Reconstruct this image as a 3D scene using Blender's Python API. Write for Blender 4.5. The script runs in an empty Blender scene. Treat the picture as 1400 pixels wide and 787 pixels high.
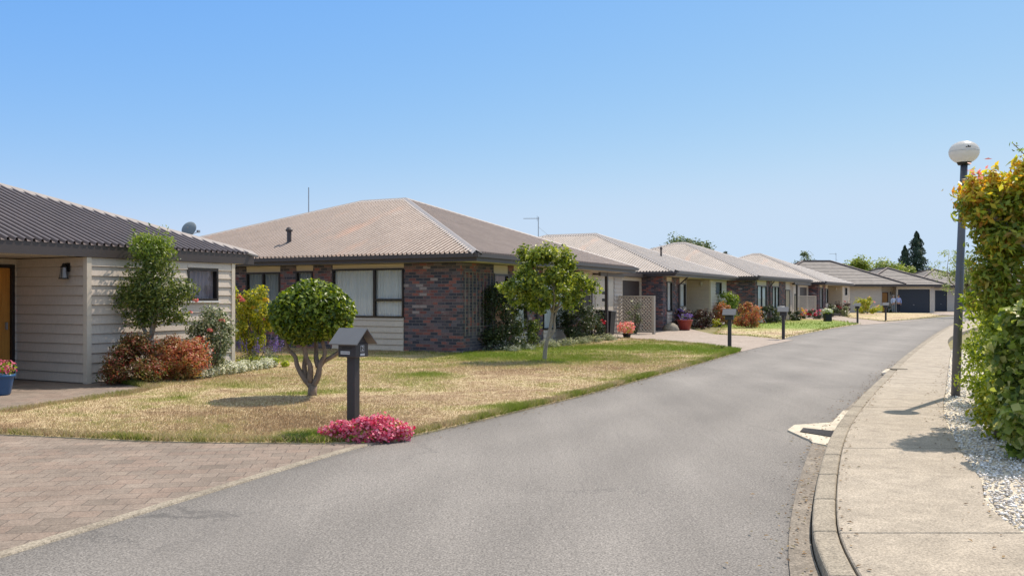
import bpy, math, random
import numpy as np
from mathutils import Vector, Matrix
random.seed(7); R = np.random.default_rng(11)
S = bpy.context.scene; COL = S.collection
PI = math.pi; rad = math.radians
F = 1200.0; HZ = 406.0; EYE = 1.6

def G(px, py, z=0.0):                      # where a point of the photo meets the level z
    Y = F * (EYE - z) / (py - HZ)
    return ((px - 700) / F * Y, Y)
def GP(lst, z=0.0): return [G(a, b, z) for a, b in lst]

# ------------------------------------------------------------------ materials
def lin(c):
    return tuple(((v / 255) / 12.92 if v <= 10 else (((v / 255) + .055) / 1.055) ** 2.4) for v in c)
class NT:
    def __init__(s, name):
        s.m = bpy.data.materials.new(name); s.m.use_nodes = True
        s.t = s.m.node_tree; s.n = s.t.nodes; s.b = s.n['Principled BSDF']; s.o = s.n['Material Output']
    def add(s, ty, **kw):
        x = s.n.new(ty)
        for k, v in kw.items(): setattr(x, k, v)
        return x
    def l(s, a, b): s.t.links.new(a, b)
    def coord(s, kind='Object', scale=None, rotz=0):
        c = s.add('ShaderNodeTexCoord'); out = c.outputs[kind]
        if scale or rotz:
            mp = s.add('ShaderNodeMapping'); s.l(out, mp.inputs[0])
            if scale: mp.inputs['Scale'].default_value = scale if hasattr(scale, '__len__') else (scale,) * 3
            mp.inputs['Rotation'].default_value = (0, 0, rotz); out = mp.outputs[0]
        return out
    def noise(s, scale, detail=4, rough=.6, co=None, dist=0):
        n = s.add('ShaderNodeTexNoise'); n.inputs['Scale'].default_value = scale
        n.inputs['Detail'].default_value = detail; n.inputs['Roughness'].default_value = rough
        n.inputs['Distortion'].default_value = dist
        s.l(co or s.coord(), n.inputs['Vector']); return n.outputs['Fac']
    def ramp(s, fac, stops, interp='LINEAR'):
        r = s.add('ShaderNodeValToRGB'); e = r.color_ramp; e.interpolation = interp
        while len(e.elements) < len(stops): e.elements.new(.5)
        for el, (p, c) in zip(e.elements, stops):
            el.position = p; c = c if hasattr(c, '__len__') else (c, c, c); el.color = (*c[:3], 1)
        s.l(fac, r.inputs[0]); return r.outputs[0]
    def mix(s, fac, a, b, mode='MIX'):
        m = s.add('ShaderNodeMix', data_type='RGBA', blend_type=mode)
        for k, v in ((0, fac), (6, a), (7, b)):
            if hasattr(v, 'links'): s.l(v, m.inputs[k])
            elif k == 0: m.inputs[0].default_value = v
            else: m.inputs[k].default_value = (*v[:3], 1)
        return m.outputs[2]
    def math(s, op, a, b=0.0):
        m = s.add('ShaderNodeMath', operation=op)
        for k, v in ((0, a), (1, b)):
            if hasattr(v, 'links'): s.l(v, m.inputs[k])
            else: m.inputs[k].default_value = v
        return m.outputs[0]
    def base(s, col, rough=.6, metal=0, spec=.5):
        if hasattr(col, 'links'): s.l(col, s.b.inputs['Base Color'])
        else: s.b.inputs['Base Color'].default_value = (*col[:3], 1)
        if hasattr(rough, 'links'): s.l(rough, s.b.inputs['Roughness'])
        else: s.b.inputs['Roughness'].default_value = rough
        s.b.inputs['Metallic'].default_value = metal; s.b.inputs['Specular IOR Level'].default_value = spec
        return s
    def bump(s, h, strength=.3, dist=.01):
        b = s.add('ShaderNodeBump'); b.inputs['Strength'].default_value = strength; b.inputs['Distance'].default_value = dist
        s.l(h, b.inputs['Height']); s.l(b.outputs[0], s.b.inputs['Normal']); return s

def paint(name, c, rough=.5, var=.12, scale=3, metal=0, spec=.4, bump=0, fine=60):
    t = NT(name); c = np.array(c[:3])
    n = t.noise(scale, 5, .65)
    n2 = t.noise(fine, 3, .6)
    col = t.ramp(n, [(.25, tuple(c * (1 - var))), (.75, tuple(c * (1 + var)))])
    col = t.mix(.25, col, t.ramp(n2, [(.3, tuple(c * (1 - 2 * var))), (.7, tuple(c * (1 + var)))]))
    t.base(col, rough, metal, spec)
    if bump: t.bump(n2, bump, .004)
    return t.m

def leafmat(name, stops, trans=.35, rough=.42, patch=None, spec=.35):
    t = NT(name)
    g = t.add('ShaderNodeNewGeometry')
    n = len(stops)
    col = t.ramp(g.outputs['Random Per Island'], [((i + .5) / n if n > 1 else 0, c) for i, c in enumerate(stops)])
    if patch is not None:
        pn = t.noise(2.6, 3, .6)
        col = t.mix(t.ramp(pn, [(.48, 0), (.66, .75)]), col, patch)
    t.base(col, rough, 0, spec)
    tr = t.add('ShaderNodeBsdfTranslucent')
    hs = t.add('ShaderNodeHueSaturation'); hs.inputs['Value'].default_value = 1.5; hs.inputs['Saturation'].default_value = 1.1
    hs.inputs['Hue'].default_value = .492
    t.l(col, hs.inputs['Color']); t.l(hs.outputs[0], tr.inputs[0])
    mx = t.add('ShaderNodeMixShader'); mx.inputs[0].default_value = trans
    t.l(t.b.outputs[0], mx.inputs[1]); t.l(tr.outputs[0], mx.inputs[2]); t.l(mx.outputs[0], t.o.inputs[0])
    return t.m

M = {}
def brickmat(name, mortar, stops):
    t = NT(name); uv = t.coord('UV')
    b = t.add('ShaderNodeTexBrick'); t.l(uv, b.inputs['Vector'])
    b.inputs['Color1'].default_value = (0, 0, 0, 1); b.inputs['Color2'].default_value = (1, 1, 1, 1); b.inputs['Mortar'].default_value = (.5, .5, .5, 1)
    b.inputs['Scale'].default_value = 1; b.inputs['Mortar Size'].default_value = .006; b.inputs['Mortar Smooth'].default_value = .15
    b.inputs['Bias'].default_value = 0; b.inputs['Brick Width'].default_value = .245; b.inputs['Row Height'].default_value = .086
    # neighbouring bricks of one firing cluster together
    cl = t.noise(.8, 2, .5, uv)
    f = t.math('ADD', t.math('MULTIPLY', b.outputs['Color'], .98), t.math('MULTIPLY', t.math('SUBTRACT', cl, .5), .5))
    col = t.ramp(f, stops, 'CONSTANT')
    n = t.noise(26, 5, .7, uv)
    col = t.mix(.55, col, t.ramp(n, [(.25, .12), (.75, .85)]), 'OVERLAY')
    col = t.mix(b.outputs['Fac'], col, mortar)
    t.base(col, .82, 0, .25)
    h = t.math('ADD', t.math('MULTIPLY', b.outputs['Fac'], -1.0), t.math('MULTIPLY', n, .35))
    t.bump(h, .7, .012); return t.m
M['brick'] = brickmat('mottled_brick', (.21, .185, .175), [(0, (.065, .063, .082)), (.2, (.1, .088, .105)), (.34, (.15, .095, .1)), (.46, (.07, .065, .08)), (.56, (.15, .13, .15)), (.65, (.215, .09, .085)), (.77, (.29, .118, .1)), (.86, (.2, .13, .135)), (.95, (.34, .28, .27))])

def boardmat(name, c):
    t = NT(name); c = np.array(c)
    n = t.noise(2.2, 5, .7, t.coord('Object', (1, 1, 2.5)))
    st = t.noise(7, 6, .7, t.coord('Object', (6, 6, .8)))
    col = t.ramp(n, [(.3, tuple(c * .9)), (.72, tuple(c * 1.05))])
    col = t.mix(.45, col, t.ramp(st, [(.32, tuple(c * .7)), (.62, tuple(c * 1.04))]))
    t.base(col, .55, 0, .35); t.bump(st, .12, .004); return t.m
M['board'] = boardmat('beige_weatherboard_paint', (.62, .54, .455))
M['board2'] = boardmat('warm_weatherboard_paint', (.5, .41, .31))
M['cream'] = paint('cream_panel_paint', (.55, .46, .33), .55, .06)
M['trim'] = paint('pale_trim_paint', (.66, .58, .47), .5, .06)
M['soffit'] = paint('soffit_paint', (.62, .55, .45), .6, .05)
def roofmat(name, c, rough=.42):
    t = NT(name); c = np.array(c)
    n = t.noise(.9, 6, .7); n2 = t.noise(9, 4, .7)
    col = t.ramp(n, [(.3, tuple(c * .82)), (.7, tuple(c * 1.15))])
    col = t.mix(.4, col, t.ramp(n2, [(.3, tuple(c * .75)), (.7, tuple(c * 1.15))]))
    lich = t.ramp(t.noise(13, 4, .7), [(.66, 0), (.72, .4)]); col = t.mix(lich, col, (.38, .37, .3)); stn = t.ramp(t.noise(2.4, 6, .75, t.coord('Object', (1, 1, .4))), [(.5, 0), (.7, .35)]); col = t.mix(stn, col, tuple(c * .62))
    rust = t.ramp(t.noise(.55, 4, .6, t.coord('Object', (.25, 1.5, 1))), [(.6, 0), (.75, .45)])
    col = t.mix(rust, col, (c[0] * 1.55, c[1] * 1.05, c[2] * .8))
    t.base(col, t.ramp(n2, [(.3, rough - .04), (.7, rough + .08)]), 0, .3)
    return t.m
M['roof'] = roofmat('weathered_brown_roof_steel', (.405, .325, .27))
M['roof2'] = roofmat('weathered_pale_roof_steel', (.5, .445, .395))
M['roofdark'] = roofmat('dark_brown_roof_steel', (.19, .155, .145), .3)
M['cap'] = paint('ridge_flashing', (.38, .335, .3), .36, .12, 4)
M['fascia'] = paint('brown_fascia_paint', (.075, .062, .06), .4, .1, 2)
M['frame'] = paint('dark_bronze_aluminium', (.028, .022, .02), .35, .1)
M['dark'] = paint('black_metal', (.015, .015, .016), .4, .1)
M['garage'] = paint('brown_garage_steel', (.058, .046, .043), .45, .08)
M['slate'] = paint('charcoal_garage_steel', (.028, .033, .045), .45, .08)
M['bin'] = paint('black_bin_plastic', (.014, .014, .016), .5, .1)
t = NT('orange_door_wood'); w = t.noise(3, 6, .7, t.coord('Object', (9, 9, .7)))
t.base(t.ramp(w, [(.3, (.5, .2, .035)), (.7, (.68, .31, .06))]), .4); M['door'] = t.m
t = NT('window_glass')
tr = t.add('ShaderNodeBsdfTransparent'); gl = t.add('ShaderNodeBsdfGlossy'); gl.inputs['Roughness'].default_value = .015
tr.inputs[0].default_value = (.97, .99, .99, 1)
lw = t.add('ShaderNodeLayerWeight'); lw.inputs[0].default_value = .5; fr_ = t.ramp(lw.outputs['Facing'], [(0, .05), (.5, .07), (.75, .16), (.9, .45), (1, 1)]); mx = t.add('ShaderNodeMixShader')
t.l(fr_, mx.inputs[0]); t.l(tr.outputs[0], mx.inputs[1]); t.l(gl.outputs[0], mx.inputs[2]); t.l(mx.outputs[0], t.o.inputs[0]); M['glass'] = t.m
def clothmat(name, c):
    t = NT(name); t.base(c, .9, 0, .1)
    tl = t.add('ShaderNodeBsdfTranslucent'); tl.inputs[0].default_value = (*c, 1)
    m = t.add('ShaderNodeMixShader'); m.inputs[0].default_value = .3
    t.l(t.b.outputs[0], m.inputs[1]); t.l(tl.outputs[0], m.inputs[2]); t.l(m.outputs[0], t.o.inputs[0]); return t.m
M['curtain'] = clothmat('white_net_curtain', (.86, .87, .86))
M['drape'] = clothmat('mauve_drape', (.36, .29, .33))
M['terra'] = clothmat('terracotta_drape', (.5, .25, .17))
M['blind'] = clothmat('frosted_blind', (.34, .38, .4))
M['room'] = paint('room_dark', (.05, .05, .05), .9)
M['bark'] = None
def barkmat(name, a, b):
    t = NT(name); n = t.noise(9, 6, .75, t.coord('Object', (3, 3, .8)))
    t.base(t.ramp(n, [(.3, a), (.7, b)]), .85, 0, .2); t.bump(n, .6, .015); return t.m
M['bark'] = barkmat('grey_brown_bark', (.13, .095, .07), (.33, .25, .19))
M['barkpale'] = barkmat('pale_grey_bark', (.2, .17, .14), (.4, .35, .29))
M['barkdark'] = barkmat('dark_bark', (.05, .04, .03), (.14, .11, .085))

def groundmat(name, stops, scale=.8, fine=45, rough=.9, bump=.4, contrast=.5, fstops=None, rotz=0, bd=.01):
    t = NT(name); co = t.coord('Object')
    n = t.noise(scale, 6, .68, co); f = t.noise(fine, 4, .75, co)
    col = t.ramp(n, stops)
    col = t.mix(contrast, col, t.ramp(f, fstops or [(.3, .2), (.7, .8)]), 'OVERLAY')
    t.base(col, rough, 0, .3); t.bump(f, bump, bd); return t
# asphalt: worn chip seal, tyre-polished tone with fine bright chips
t = NT('worn_asphalt'); co = t.coord('Object')
n = t.noise(.55, 6, .65, co, .4); f = t.noise(66, 2, .85, co); f2 = t.noise(19, 3, .8, co)
st = t.noise(.9, 5, .6, t.coord('Object', (1.6, .16, 1), rad(25)))
c1 = t.ramp(n, [(.3, (.178, .166, .15)), (.7, (.232, .217, .197))])
c1 = t.mix(.45, c1, t.ramp(st, [(.35, (.155, .142, .127)), (.65, (.232, .213, .19))]))
c1 = t.mix(.55, c1, t.ramp(f, [(.38, .08), (.5, .5), (.62, .94)]), 'OVERLAY')
vc = t.add('ShaderNodeTexVoronoi'); vc.inputs['Scale'].default_value = 42; t.l(co, vc.inputs['Vector']); c1 = t.mix(t.ramp(vc.outputs['Distance'], [(.1, .3), (.2, 0)]), c1, t.ramp(vc.outputs['Color'], [(.35, (.08, .075, .07)), (.6, (.36, .34, .31))]))
c1 = t.mix(.3, c1, t.ramp(f2, [(.3, .2), (.7, .8)]), 'OVERLAY')
lg = t.noise(.16, 3, .6, co, .6); c1 = t.mix(.28, c1, t.ramp(lg, [(.38, .36), (.62, .62)]), 'OVERLAY')
uvs = t.add('ShaderNodeSeparateXYZ'); t.l(t.coord('UV'), uvs.inputs[0]); un = t.math('ADD', uvs.outputs[0], t.math('MULTIPLY', t.math('SUBTRACT', t.noise(.5, 4, .6, co), .5), .12))
trk = t.ramp(un, [(0, .3), (.025, .4), (.1, .47), (.24, .56), (.36, .47), (.48, .52), (.62, .46), (.76, .57), (.9, .48), (.97, .4), (1, .28)])
c1 = t.mix(.7, c1, trk, 'OVERLAY')
pt = t.ramp(t.noise(.35, 2, .4, t.coord('Object', (1, .5, 1), rad(20))), [(.6, 0), (.615, .2)]); c1 = t.mix(pt, c1, (.15, .138, .125))
oil = t.ramp(t.noise(1.9, 2, .4, co), [(.72, 0), (.8, .5)]); c1 = t.mix(oil, c1, (.09, .08, .07))
v = t.add('ShaderNodeTexVoronoi', feature='DISTANCE_TO_EDGE'); v.inputs['Scale'].default_value = .22
nz = t.add('ShaderNodeTexNoise'); nz.inputs['Scale'].default_value = 1.4; nz.inputs['Detail'].default_value = 8; nz.inputs['Roughness'].default_value = .75; t.l(co, nz.inputs['Vector'])
vs = t.add('ShaderNodeVectorMath', operation='MULTIPLY_ADD'); t.l(nz.outputs['Color'], vs.inputs[0]); vs.inputs[1].default_value = (1.3, 1.3, 0); t.l(co, vs.inputs[2]); t.l(vs.outputs[0], v.inputs['Vector'])
crk = t.math('MULTIPLY', t.ramp(v.outputs['Distance'], [(0, 1), (.0028, 0)]), t.ramp(t.noise(.4, 2, .5, co), [(.45, 0), (.6, .6)]))
c1 = t.mix(crk, c1, (.05, .048, .047))
t.base(c1, .82, 0, .35); t.bump(t.math('ADD', f, t.math('MULTIPLY', f2, .4)), .25, .004); M['asphalt'] = t.m

def concrete(name, lo, hi, speck=.6):
    t = NT(name); co = t.coord('Object')
    n = t.noise(1.1, 6, .65, co); f = t.noise(60, 2, .8, co); d = t.noise(5, 5, .7, co)
    c = t.ramp(n, [(.3, lo), (.7, hi)])
    c = t.mix(.4, c, t.ramp(d, [(.32, .25), (.68, .72)]), 'OVERLAY')
    c = t.mix(speck, c, t.ramp(f, [(.33, .2), (.67, .82)]), 'OVERLAY')
    t.base(c, .85, 0, .25); t.bump(f, .4, .006); return t.m
M['path'] = concrete('exposed_aggregate_concrete', (.325, .28, .218), (.385, .335, .265))
M['kerb'] = concrete('weathered_kerb_concrete', (.25, .215, .165), (.33, .29, .225), .7)
M['channel'] = concrete('stained_channel_concrete', (.15, .13, .105), (.27, .235, .19), .7)
M['apron'] = concrete('pale_new_concrete', (.5, .45, .35), (.6, .54, .43), .4)
M['drive'] = concrete('grey_driveway_concrete', (.31, .255, .21), (.38, .32, .27), .5)
M['porch'] = concrete('pinkish_porch_concrete', (.36, .3, .26), (.45, .38, .33), .4)
M['soil'] = groundmat('dark_garden_soil', [(.3, (.035, .026, .018)), (.7, (.075, .055, .04))], 2, 40).m
# cobble pavers
t = NT('pink_cobble_pavers'); co = t.coord('Object', None, rad(-8)); nn = t.noise(4, 2, .5, co)
b = t.add('ShaderNodeTexBrick'); t.l(t.mix(.012, co, t.add('ShaderNodeTexNoise').outputs['Color']), b.inputs['Vector'])
b.inputs['Color1'].default_value = (0, 0, 0, 1); b.inputs['Color2'].default_value = (1, 1, 1, 1); b.inputs['Mortar'].default_value = (.5, .5, .5, 1)
b.inputs['Scale'].default_value = 1; b.inputs['Mortar Size'].default_value = .006; b.inputs['Mortar Smooth'].default_value = .4
b.inputs['Brick Width'].default_value = .23; b.inputs['Row Height'].default_value = .19
big = t.noise(.8, 4, .6, co); f = t.noise(70, 3, .75, co)
pc = t.ramp(t.math('ADD', t.math('MULTIPLY', b.outputs['Color'], .42), t.math('MULTIPLY', big, .62)), [(.2, (.185, .15, .12)), (.45, (.255, .208, .168)), (.65, (.25, .19, .15)), (.85, (.305, .255, .205))])
pc = t.mix(.6, pc, t.ramp(f, [(.3, .2), (.7, .8)]), 'OVERLAY')
gd = t.noise(1.7, 6, .7, co); pc = t.mix(.5, pc, t.ramp(gd, [(.32, .28), (.68, .66)]), 'OVERLAY'); pc = t.mix(t.math('MULTIPLY', b.outputs['Fac'], .62), pc, (.105, .083, .07)); t.base(pc, .85, 0, .25)
t.bump(t.math('ADD', t.math('MULTIPLY', b.outputs['Fac'], -1), t.math('MULTIPLY', f, .4)), .6, .008); M['paver'] = t.m
# grass
def grassmat(name, trans):
    t = NT(name); a = t.add('ShaderNodeAttribute', attribute_name='green'); co = t.coord('Object')
    g = t.add('ShaderNodeNewGeometry')
    n = t.noise(3.0, 5, .7, co); n2 = t.noise(21, 4, .75, co)
    fac = t.math('ADD', a.outputs['Fac'], t.math('MULTIPLY', t.math('SUBTRACT', n, .5), .95))
    rnd = t.math('MULTIPLY', t.math('SUBTRACT', g.outputs['Random Per Island'], .5), .45) if trans else t.math('MULTIPLY', t.math('SUBTRACT', n2, .5), .6)
    fac = t.math('ADD', fac, rnd)
    col = t.ramp(fac, [(0, (.34, .24, .14)), (.1, (.45, .345, .2)), (.22, (.54, .435, .265)), (.36, (.42, .36, .175)), (.5, (.32, .31, .10)), (.68, (.24, .27, .055)), (.95, (.18, .25, .03))])
    t.base(col, .7, 0, .2)
    if trans:
        tr = t.add('ShaderNodeBsdfTranslucent'); t.l(col, tr.inputs[0]); mx = t.add('ShaderNodeMixShader'); mx.inputs[0].default_value = .4
        t.l(t.b.outputs[0], mx.inputs[1]); t.l(tr.outputs[0], mx.inputs[2]); t.l(mx.outputs[0], t.o.inputs[0])
    else: t.bump(n2, .6, .02)
    return t.m
M['grass'] = grassmat('grass_blades', True); M['turf'] = grassmat('dry_turf', False)
M['ground'] = groundmat('distant_ground', [(.3, (.16, .16, .06)), (.7, (.27, .22, .11))], .05, 3).m
M['pebble'] = None
t = NT('white_pebbles'); g = t.add('ShaderNodeNewGeometry')
t.base(t.ramp(g.outputs['Random Per Island'], [(0, (.42, .38, .34)), (.3, (.6, .56, .51)), (.7, (.74, .71, .66)), (1, (.85, .83, .8))]), .7); M['pebble'] = t.m
M['letter'] = paint('letterbox_brown_paint', (.05, .043, .045), .45, .12)
M['letterroof'] = paint('letterbox_grey_roof', (.15, .15, .155), .4, .1)
M['white'] = paint('white_plastic', (.75, .75, .74), .4, .05)
M['label'] = paint('silver_label', (.62, .62, .62), .35, .05)
M['ink'] = paint('grey_ink', (.12, .12, .13), .6, .05)
M['pole'] = paint('grey_pole_paint', (.13, .13, .145), .4, .12, 3, .2)
t = NT('milky_globe'); t.base((.68, .66, .63), .3, 0, .5); t.b.inputs['Transmission Weight'].default_value = 0
gn = t.noise(4, 4, .6); t.base(t.ramp(gn, [(.3, (.7, .68, .64)), (.7, (.82, .81, .79))]), .3); tl = t.add('ShaderNodeBsdfTranslucent'); tl.inputs[0].default_value = (.85, .83, .8, 1); mx = t.add('ShaderNodeMixShader'); mx.inputs[0].default_value = .45
t.l(t.b.outputs[0], mx.inputs[1]); t.l(tl.outputs[0], mx.inputs[2]); t.l(mx.outputs[0], t.o.inputs[0]); M['globe'] = t.m
M['trellis'] = paint('pale_trellis_paint', (.5, .44, .36), .7, .1)
M['wood'] = barkmat('grey_weathered_wood', (.16, .14, .12), (.34, .3, .26))
M['terracotta'] = paint('terracotta_pot', (.4, .13, .08), .7, .12)
M['redpot'] = paint('red_glazed_pot', (.3, .045, .035), .35, .12)
M['bluepot'] = paint('blue_glazed_pot', (.035, .1, .22), .25, .12)
M['steel'] = paint('galvanised_steel', (.42, .43, .44), .4, .1, 5, .6)
M['dish'] = paint('grey_dish_paint', (.2, .24, .26), .45, .06)
t = NT('lamp_lantern_glass'); t.base((.3, .29, .27), .15, 0, .6); M['lantern'] = t.m
def tilemat(name, c):
    t = NT(name); c = np.array(c); n = t.noise(1.6, 5, .7); v = t.add('ShaderNodeTexVoronoi'); v.inputs['Scale'].default_value = 3.2
    t.l(t.coord(), v.inputs['Vector'])
    col = t.mix(.5, t.ramp(n, [(.3, tuple(c * .75)), (.7, tuple(c * 1.2))]), t.ramp(v.outputs['Color'], [(.2, tuple(c * .7)), (.8, tuple(c * 1.25))]))
    t.base(col, .7); return t.m
M['tile'] = tilemat('grey_concrete_tiles', (.2, .18, .165)); M['tile2'] = tilemat('brown_concrete_tiles', (.11, .085, .08))
M['grate'] = paint('cast_iron_grate', (.06, .052, .046), .6, .2)
M['black'] = paint('drain_hole', (.008, .008, .008), .9)
# foliage
L = lambda *a: [tuple(c) for c in a]
M['f_topiary'] = leafmat('topiary_leaves', L((.04, .075, .01), (.07, .12, .014), (.12, .18, .02), (.2, .27, .03), (.3, .36, .05)), .36, .36)
M['f_tree'] = leafmat('light_tree_leaves', L((.07, .11, .018), (.12, .17, .025), (.19, .25, .035), (.29, .34, .05), (.38, .41, .08)), .42, .4)
M['f_camellia'] = leafmat('dark_glossy_leaves', L((.055, .09, .018), (.1, .14, .026), (.16, .205, .042), (.25, .28, .075)), .36, .34)
M['f_lime'] = leafmat('young_lime_leaves', L((.13, .2, .03), (.19, .27, .04), (.25, .32, .06)), .45, .4)
M['f_nandina'] = leafmat('bronze_nandina_leaves', L((.1, .13, .03), (.3, .07, .045), (.15, .17, .04), (.44, .13, .08), (.08, .1, .025), (.34, .06, .05)), .35, .45, (.13, .16, .04))
M['f_nandina2'] = leafmat('coral_nandina_leaves', L((.5, .13, .08), (.6, .28, .12), (.25, .24, .05), (.55, .15, .11), (.36, .3, .07), (.62, .24, .17), (.3, .08, .04)), .38, .45, (.2, .22, .05))
M['f_rose'] = leafmat('rose_leaves', L((.09, .13, .055), (.16, .2, .09), (.26, .29, .15), (.38, .39, .25)), .32, .35)
M['f_yellow'] = leafmat('yellow_green_leaves', L((.17, .23, .03), (.3, .36, .05), (.44, .46, .06), (.55, .48, .06)), .42, .42)
M['f_dark'] = leafmat('dark_shrub_leaves', L((0.028, 0.045, 0.017), (0.049, 0.070, 0.025), (0.077, 0.098, 0.036)), .25, .42)
M['f_grey'] = leafmat('grey_green_leaves', L((.12, .15, .1), (.2, .23, .16), (.3, .32, .24)), .3, .6)
M['f_cream'] = leafmat('cream_edged_leaves', L((.3, .32, .17), (.48, .47, .29), (.2, .25, .09)), .3, .6)
M['f_maroon'] = leafmat('maroon_leaves', L((.05, .022, .022), (.09, .03, .028), (.05, .055, .022)), .3, .45)
M['f_ivy'] = leafmat('variegated_ivy_leaves', L((.08, .13, .025), (.15, .21, .04), (.28, .34, .08), (.5, .5, .2), (.36, .42, .1), (.22, .3, .05)), .42, .4)
M['f_hedge'] = leafmat('hedge_leaves', L((.11, .17, .02), (.19, .26, .032), (.3, .37, .05), (.42, .48, .08)), .48, .4, (.4, .46, .06))
M['f_photinia'] = leafmat('photinia_leaves', L((.13, .18, .025), (.22, .28, .04), (.32, .38, .055), (.42, .46, .075), (.38, .24, .06), (.27, .34, .05)), .5, .38)
M['f_newtip'] = leafmat('orange_new_leaves', L((.6, .52, .07), (.66, .45, .07), (.6, .28, .07), (.46, .52, .08), (.64, .56, .1), (.36, .44, .06)), .48, .38)
M['f_conifer'] = leafmat('conifer_needles', L((0.029, 0.055, 0.036), (0.046, 0.078, 0.047), (0.065, 0.104, 0.058)), .15, .6)
M['f_far'] = leafmat('far_tree_leaves', L((0.070, 0.112, 0.039), (0.126, 0.175, 0.056), (0.196, 0.238, 0.084)), .3, .5)
M['f_fargreen'] = leafmat('far_shrub_leaves', L((0.168, 0.228, 0.036), (0.264, 0.336, 0.060), (0.360, 0.408, 0.096)), .35, .5)
M['f_willow'] = leafmat('pale_willow_leaves', L((0.169, 0.234, 0.065), (0.260, 0.325, 0.104), (0.364, 0.416, 0.156)), .42, .5)
M['p_pink'] = leafmat('pink_petals', L((.6, .07, .15), (.74, .2, .3), (.82, .38, .45), (.56, .05, .08), (.7, .14, .22), (.78, .3, .38)), .3, .6)
M['p_white'] = leafmat('white_petals', L((.7, .7, .55), (.82, .82, .74), (.55, .58, .38)), .3, .6)
M['p_violet'] = leafmat('violet_petals', L((.13, .07, .3), (.22, .13, .42), (.3, .22, .5)), .3, .6)
M['p_rose'] = leafmat('coral_rose_petals', L((.8, .27, .22), (.88, .42, .36), (.75, .2, .19), (.9, .55, .46)), .3, .55)
M['p_red'] = leafmat('red_petals', L((.5, .015, .02), (.62, .04, .05), (.38, .01, .02)), .3, .55)
M['p_yellow'] = leafmat('yellow_petals', L((.7, .5, .04), (.75, .6, .12)), .3, .55)

# ------------------------------------------------------------------ mesh builder
class MB:
    def __init__(s): s.v = []; s.f = []; s.uv = []
    def face(s, pts, uv=None):
        i = len(s.v); s.v += [tuple(p) for p in pts]; s.f.append(tuple(range(i, i + len(pts))))
        s.uv.append(uv or [(0, 0)] * len(pts))
    def mesh8(s, p, uvf=None):                 # p: 8 corners, bottom loop then top loop
        i = len(s.v); s.v += [tuple(q) for q in p]
        for q in ((3, 2, 1, 0), (4, 5, 6, 7), (0, 1, 5, 4), (1, 2, 6, 5), (2, 3, 7, 6), (3, 0, 4, 7)):
            s.f.append(tuple(i + k for k in q)); s.uv.append([uvf(p[k], q) for k in q] if uvf else [(0, 0)] * 4)
        return s
    def box(s, x0, x1, y0, y1, z0, z1):
        return s.mesh8([(x0, y0, z0), (x1, y0, z0), (x1, y1, z0), (x0, y1, z0), (x0, y0, z1), (x1, y0, z1), (x1, y1, z1), (x0, y1, z1)])
    def tube(s, pts, r, n=8, cap=True):
        pts = [Vector(p) for p in pts]; r = r if hasattr(r, '__len__') else [r] * len(pts)
        i0 = len(s.v); prev = None
        for k, p in enumerate(pts):
            d = (pts[min(k + 1, len(pts) - 1)] - pts[max(k - 1, 0)]).normalized()
            a = Vector((1, 0, 0)) if prev is None else prev
            if abs(a.dot(d)) > .95: a = Vector((0, 1, 0))
            a = (a - d * a.dot(d)).normalized(); b = d.cross(a); prev = a
            for j in range(n):
                t = 2 * PI * j / n; q = p + (a * math.cos(t) + b * math.sin(t)) * r[k]; s.v.append(tuple(q))
        for k in range(len(pts) - 1):
            for j in range(n):
                a = i0 + k * n + j; b = i0 + k * n + (j + 1) % n
                s.f.append((a, b, b + n, a + n)); s.uv.append([(0, 0)] * 4)
        if cap:
            s.f.append(tuple(i0 + j for j in reversed(range(n)))); s.uv.append([(0, 0)] * n)
            e = i0 + (len(pts) - 1) * n; s.f.append(tuple(e + j for j in range(n))); s.uv.append([(0, 0)] * n)
        return s
    def lathe(s, prof, n=20, c=(0, 0, 0)):
        i0 = len(s.v)
        for (r, z) in prof:
            for j in range(n):
                t = 2 * PI * j / n; s.v.append((c[0] + r * math.cos(t), c[1] + r * math.sin(t), c[2] + z))
        for k in range(len(prof) - 1):
            for j in range(n):
                a = i0 + k * n + j; b = i0 + k * n + (j + 1) % n
                s.f.append((a, b, b + n, a + n)); s.uv.append([(0, 0)] * 4)
        return s
    def prism(s, poly, z0, z1):
        n = len(poly); i = len(s.v)
        s.v += [(x, y, z0) for x, y in poly] + [(x, y, z1) for x, y in poly]
        A = sum(poly[k][0] * poly[(k + 1) % n][1] - poly[(k + 1) % n][0] * poly[k][1] for k in range(n))
        o = list(range(n)) if A > 0 else list(reversed(range(n)))
        s.f.append(tuple(i + n + k for k in o)); s.uv.append([(0, 0)] * n)
        for a, b in zip(o, o[1:] + o[:1]):
            s.f.append((i + a, i + b, i + n + b, i + n + a)); s.uv.append([(0, 0)] * 4)
        return s
    def build(s, name, mat, parent=None, smooth=False):
        me = bpy.data.meshes.new(name); me.from_pydata(s.v, [], s.f)
        u = me.uv_layers.new(name='UVMap'); u.data.foreach_set('uv', [c for fc in s.uv for p in fc for c in p])
        if smooth: me.polygons.foreach_set('use_smooth', [True] * len(me.polygons))
        me.materials.append(M[mat] if isinstance(mat, str) else mat); me.update()
        return link(name, me, parent)
def link(name, me, parent=None):
    o = bpy.data.objects.new(name, me); COL.objects.link(o)
    if parent: o.parent = parent
    return o
def bevel(o, w=.01, seg=2):
    m = o.modifiers.new('Bevel', 'BEVEL'); m.width = w; m.segments = seg; m.limit_method = 'ANGLE'; return o

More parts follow.
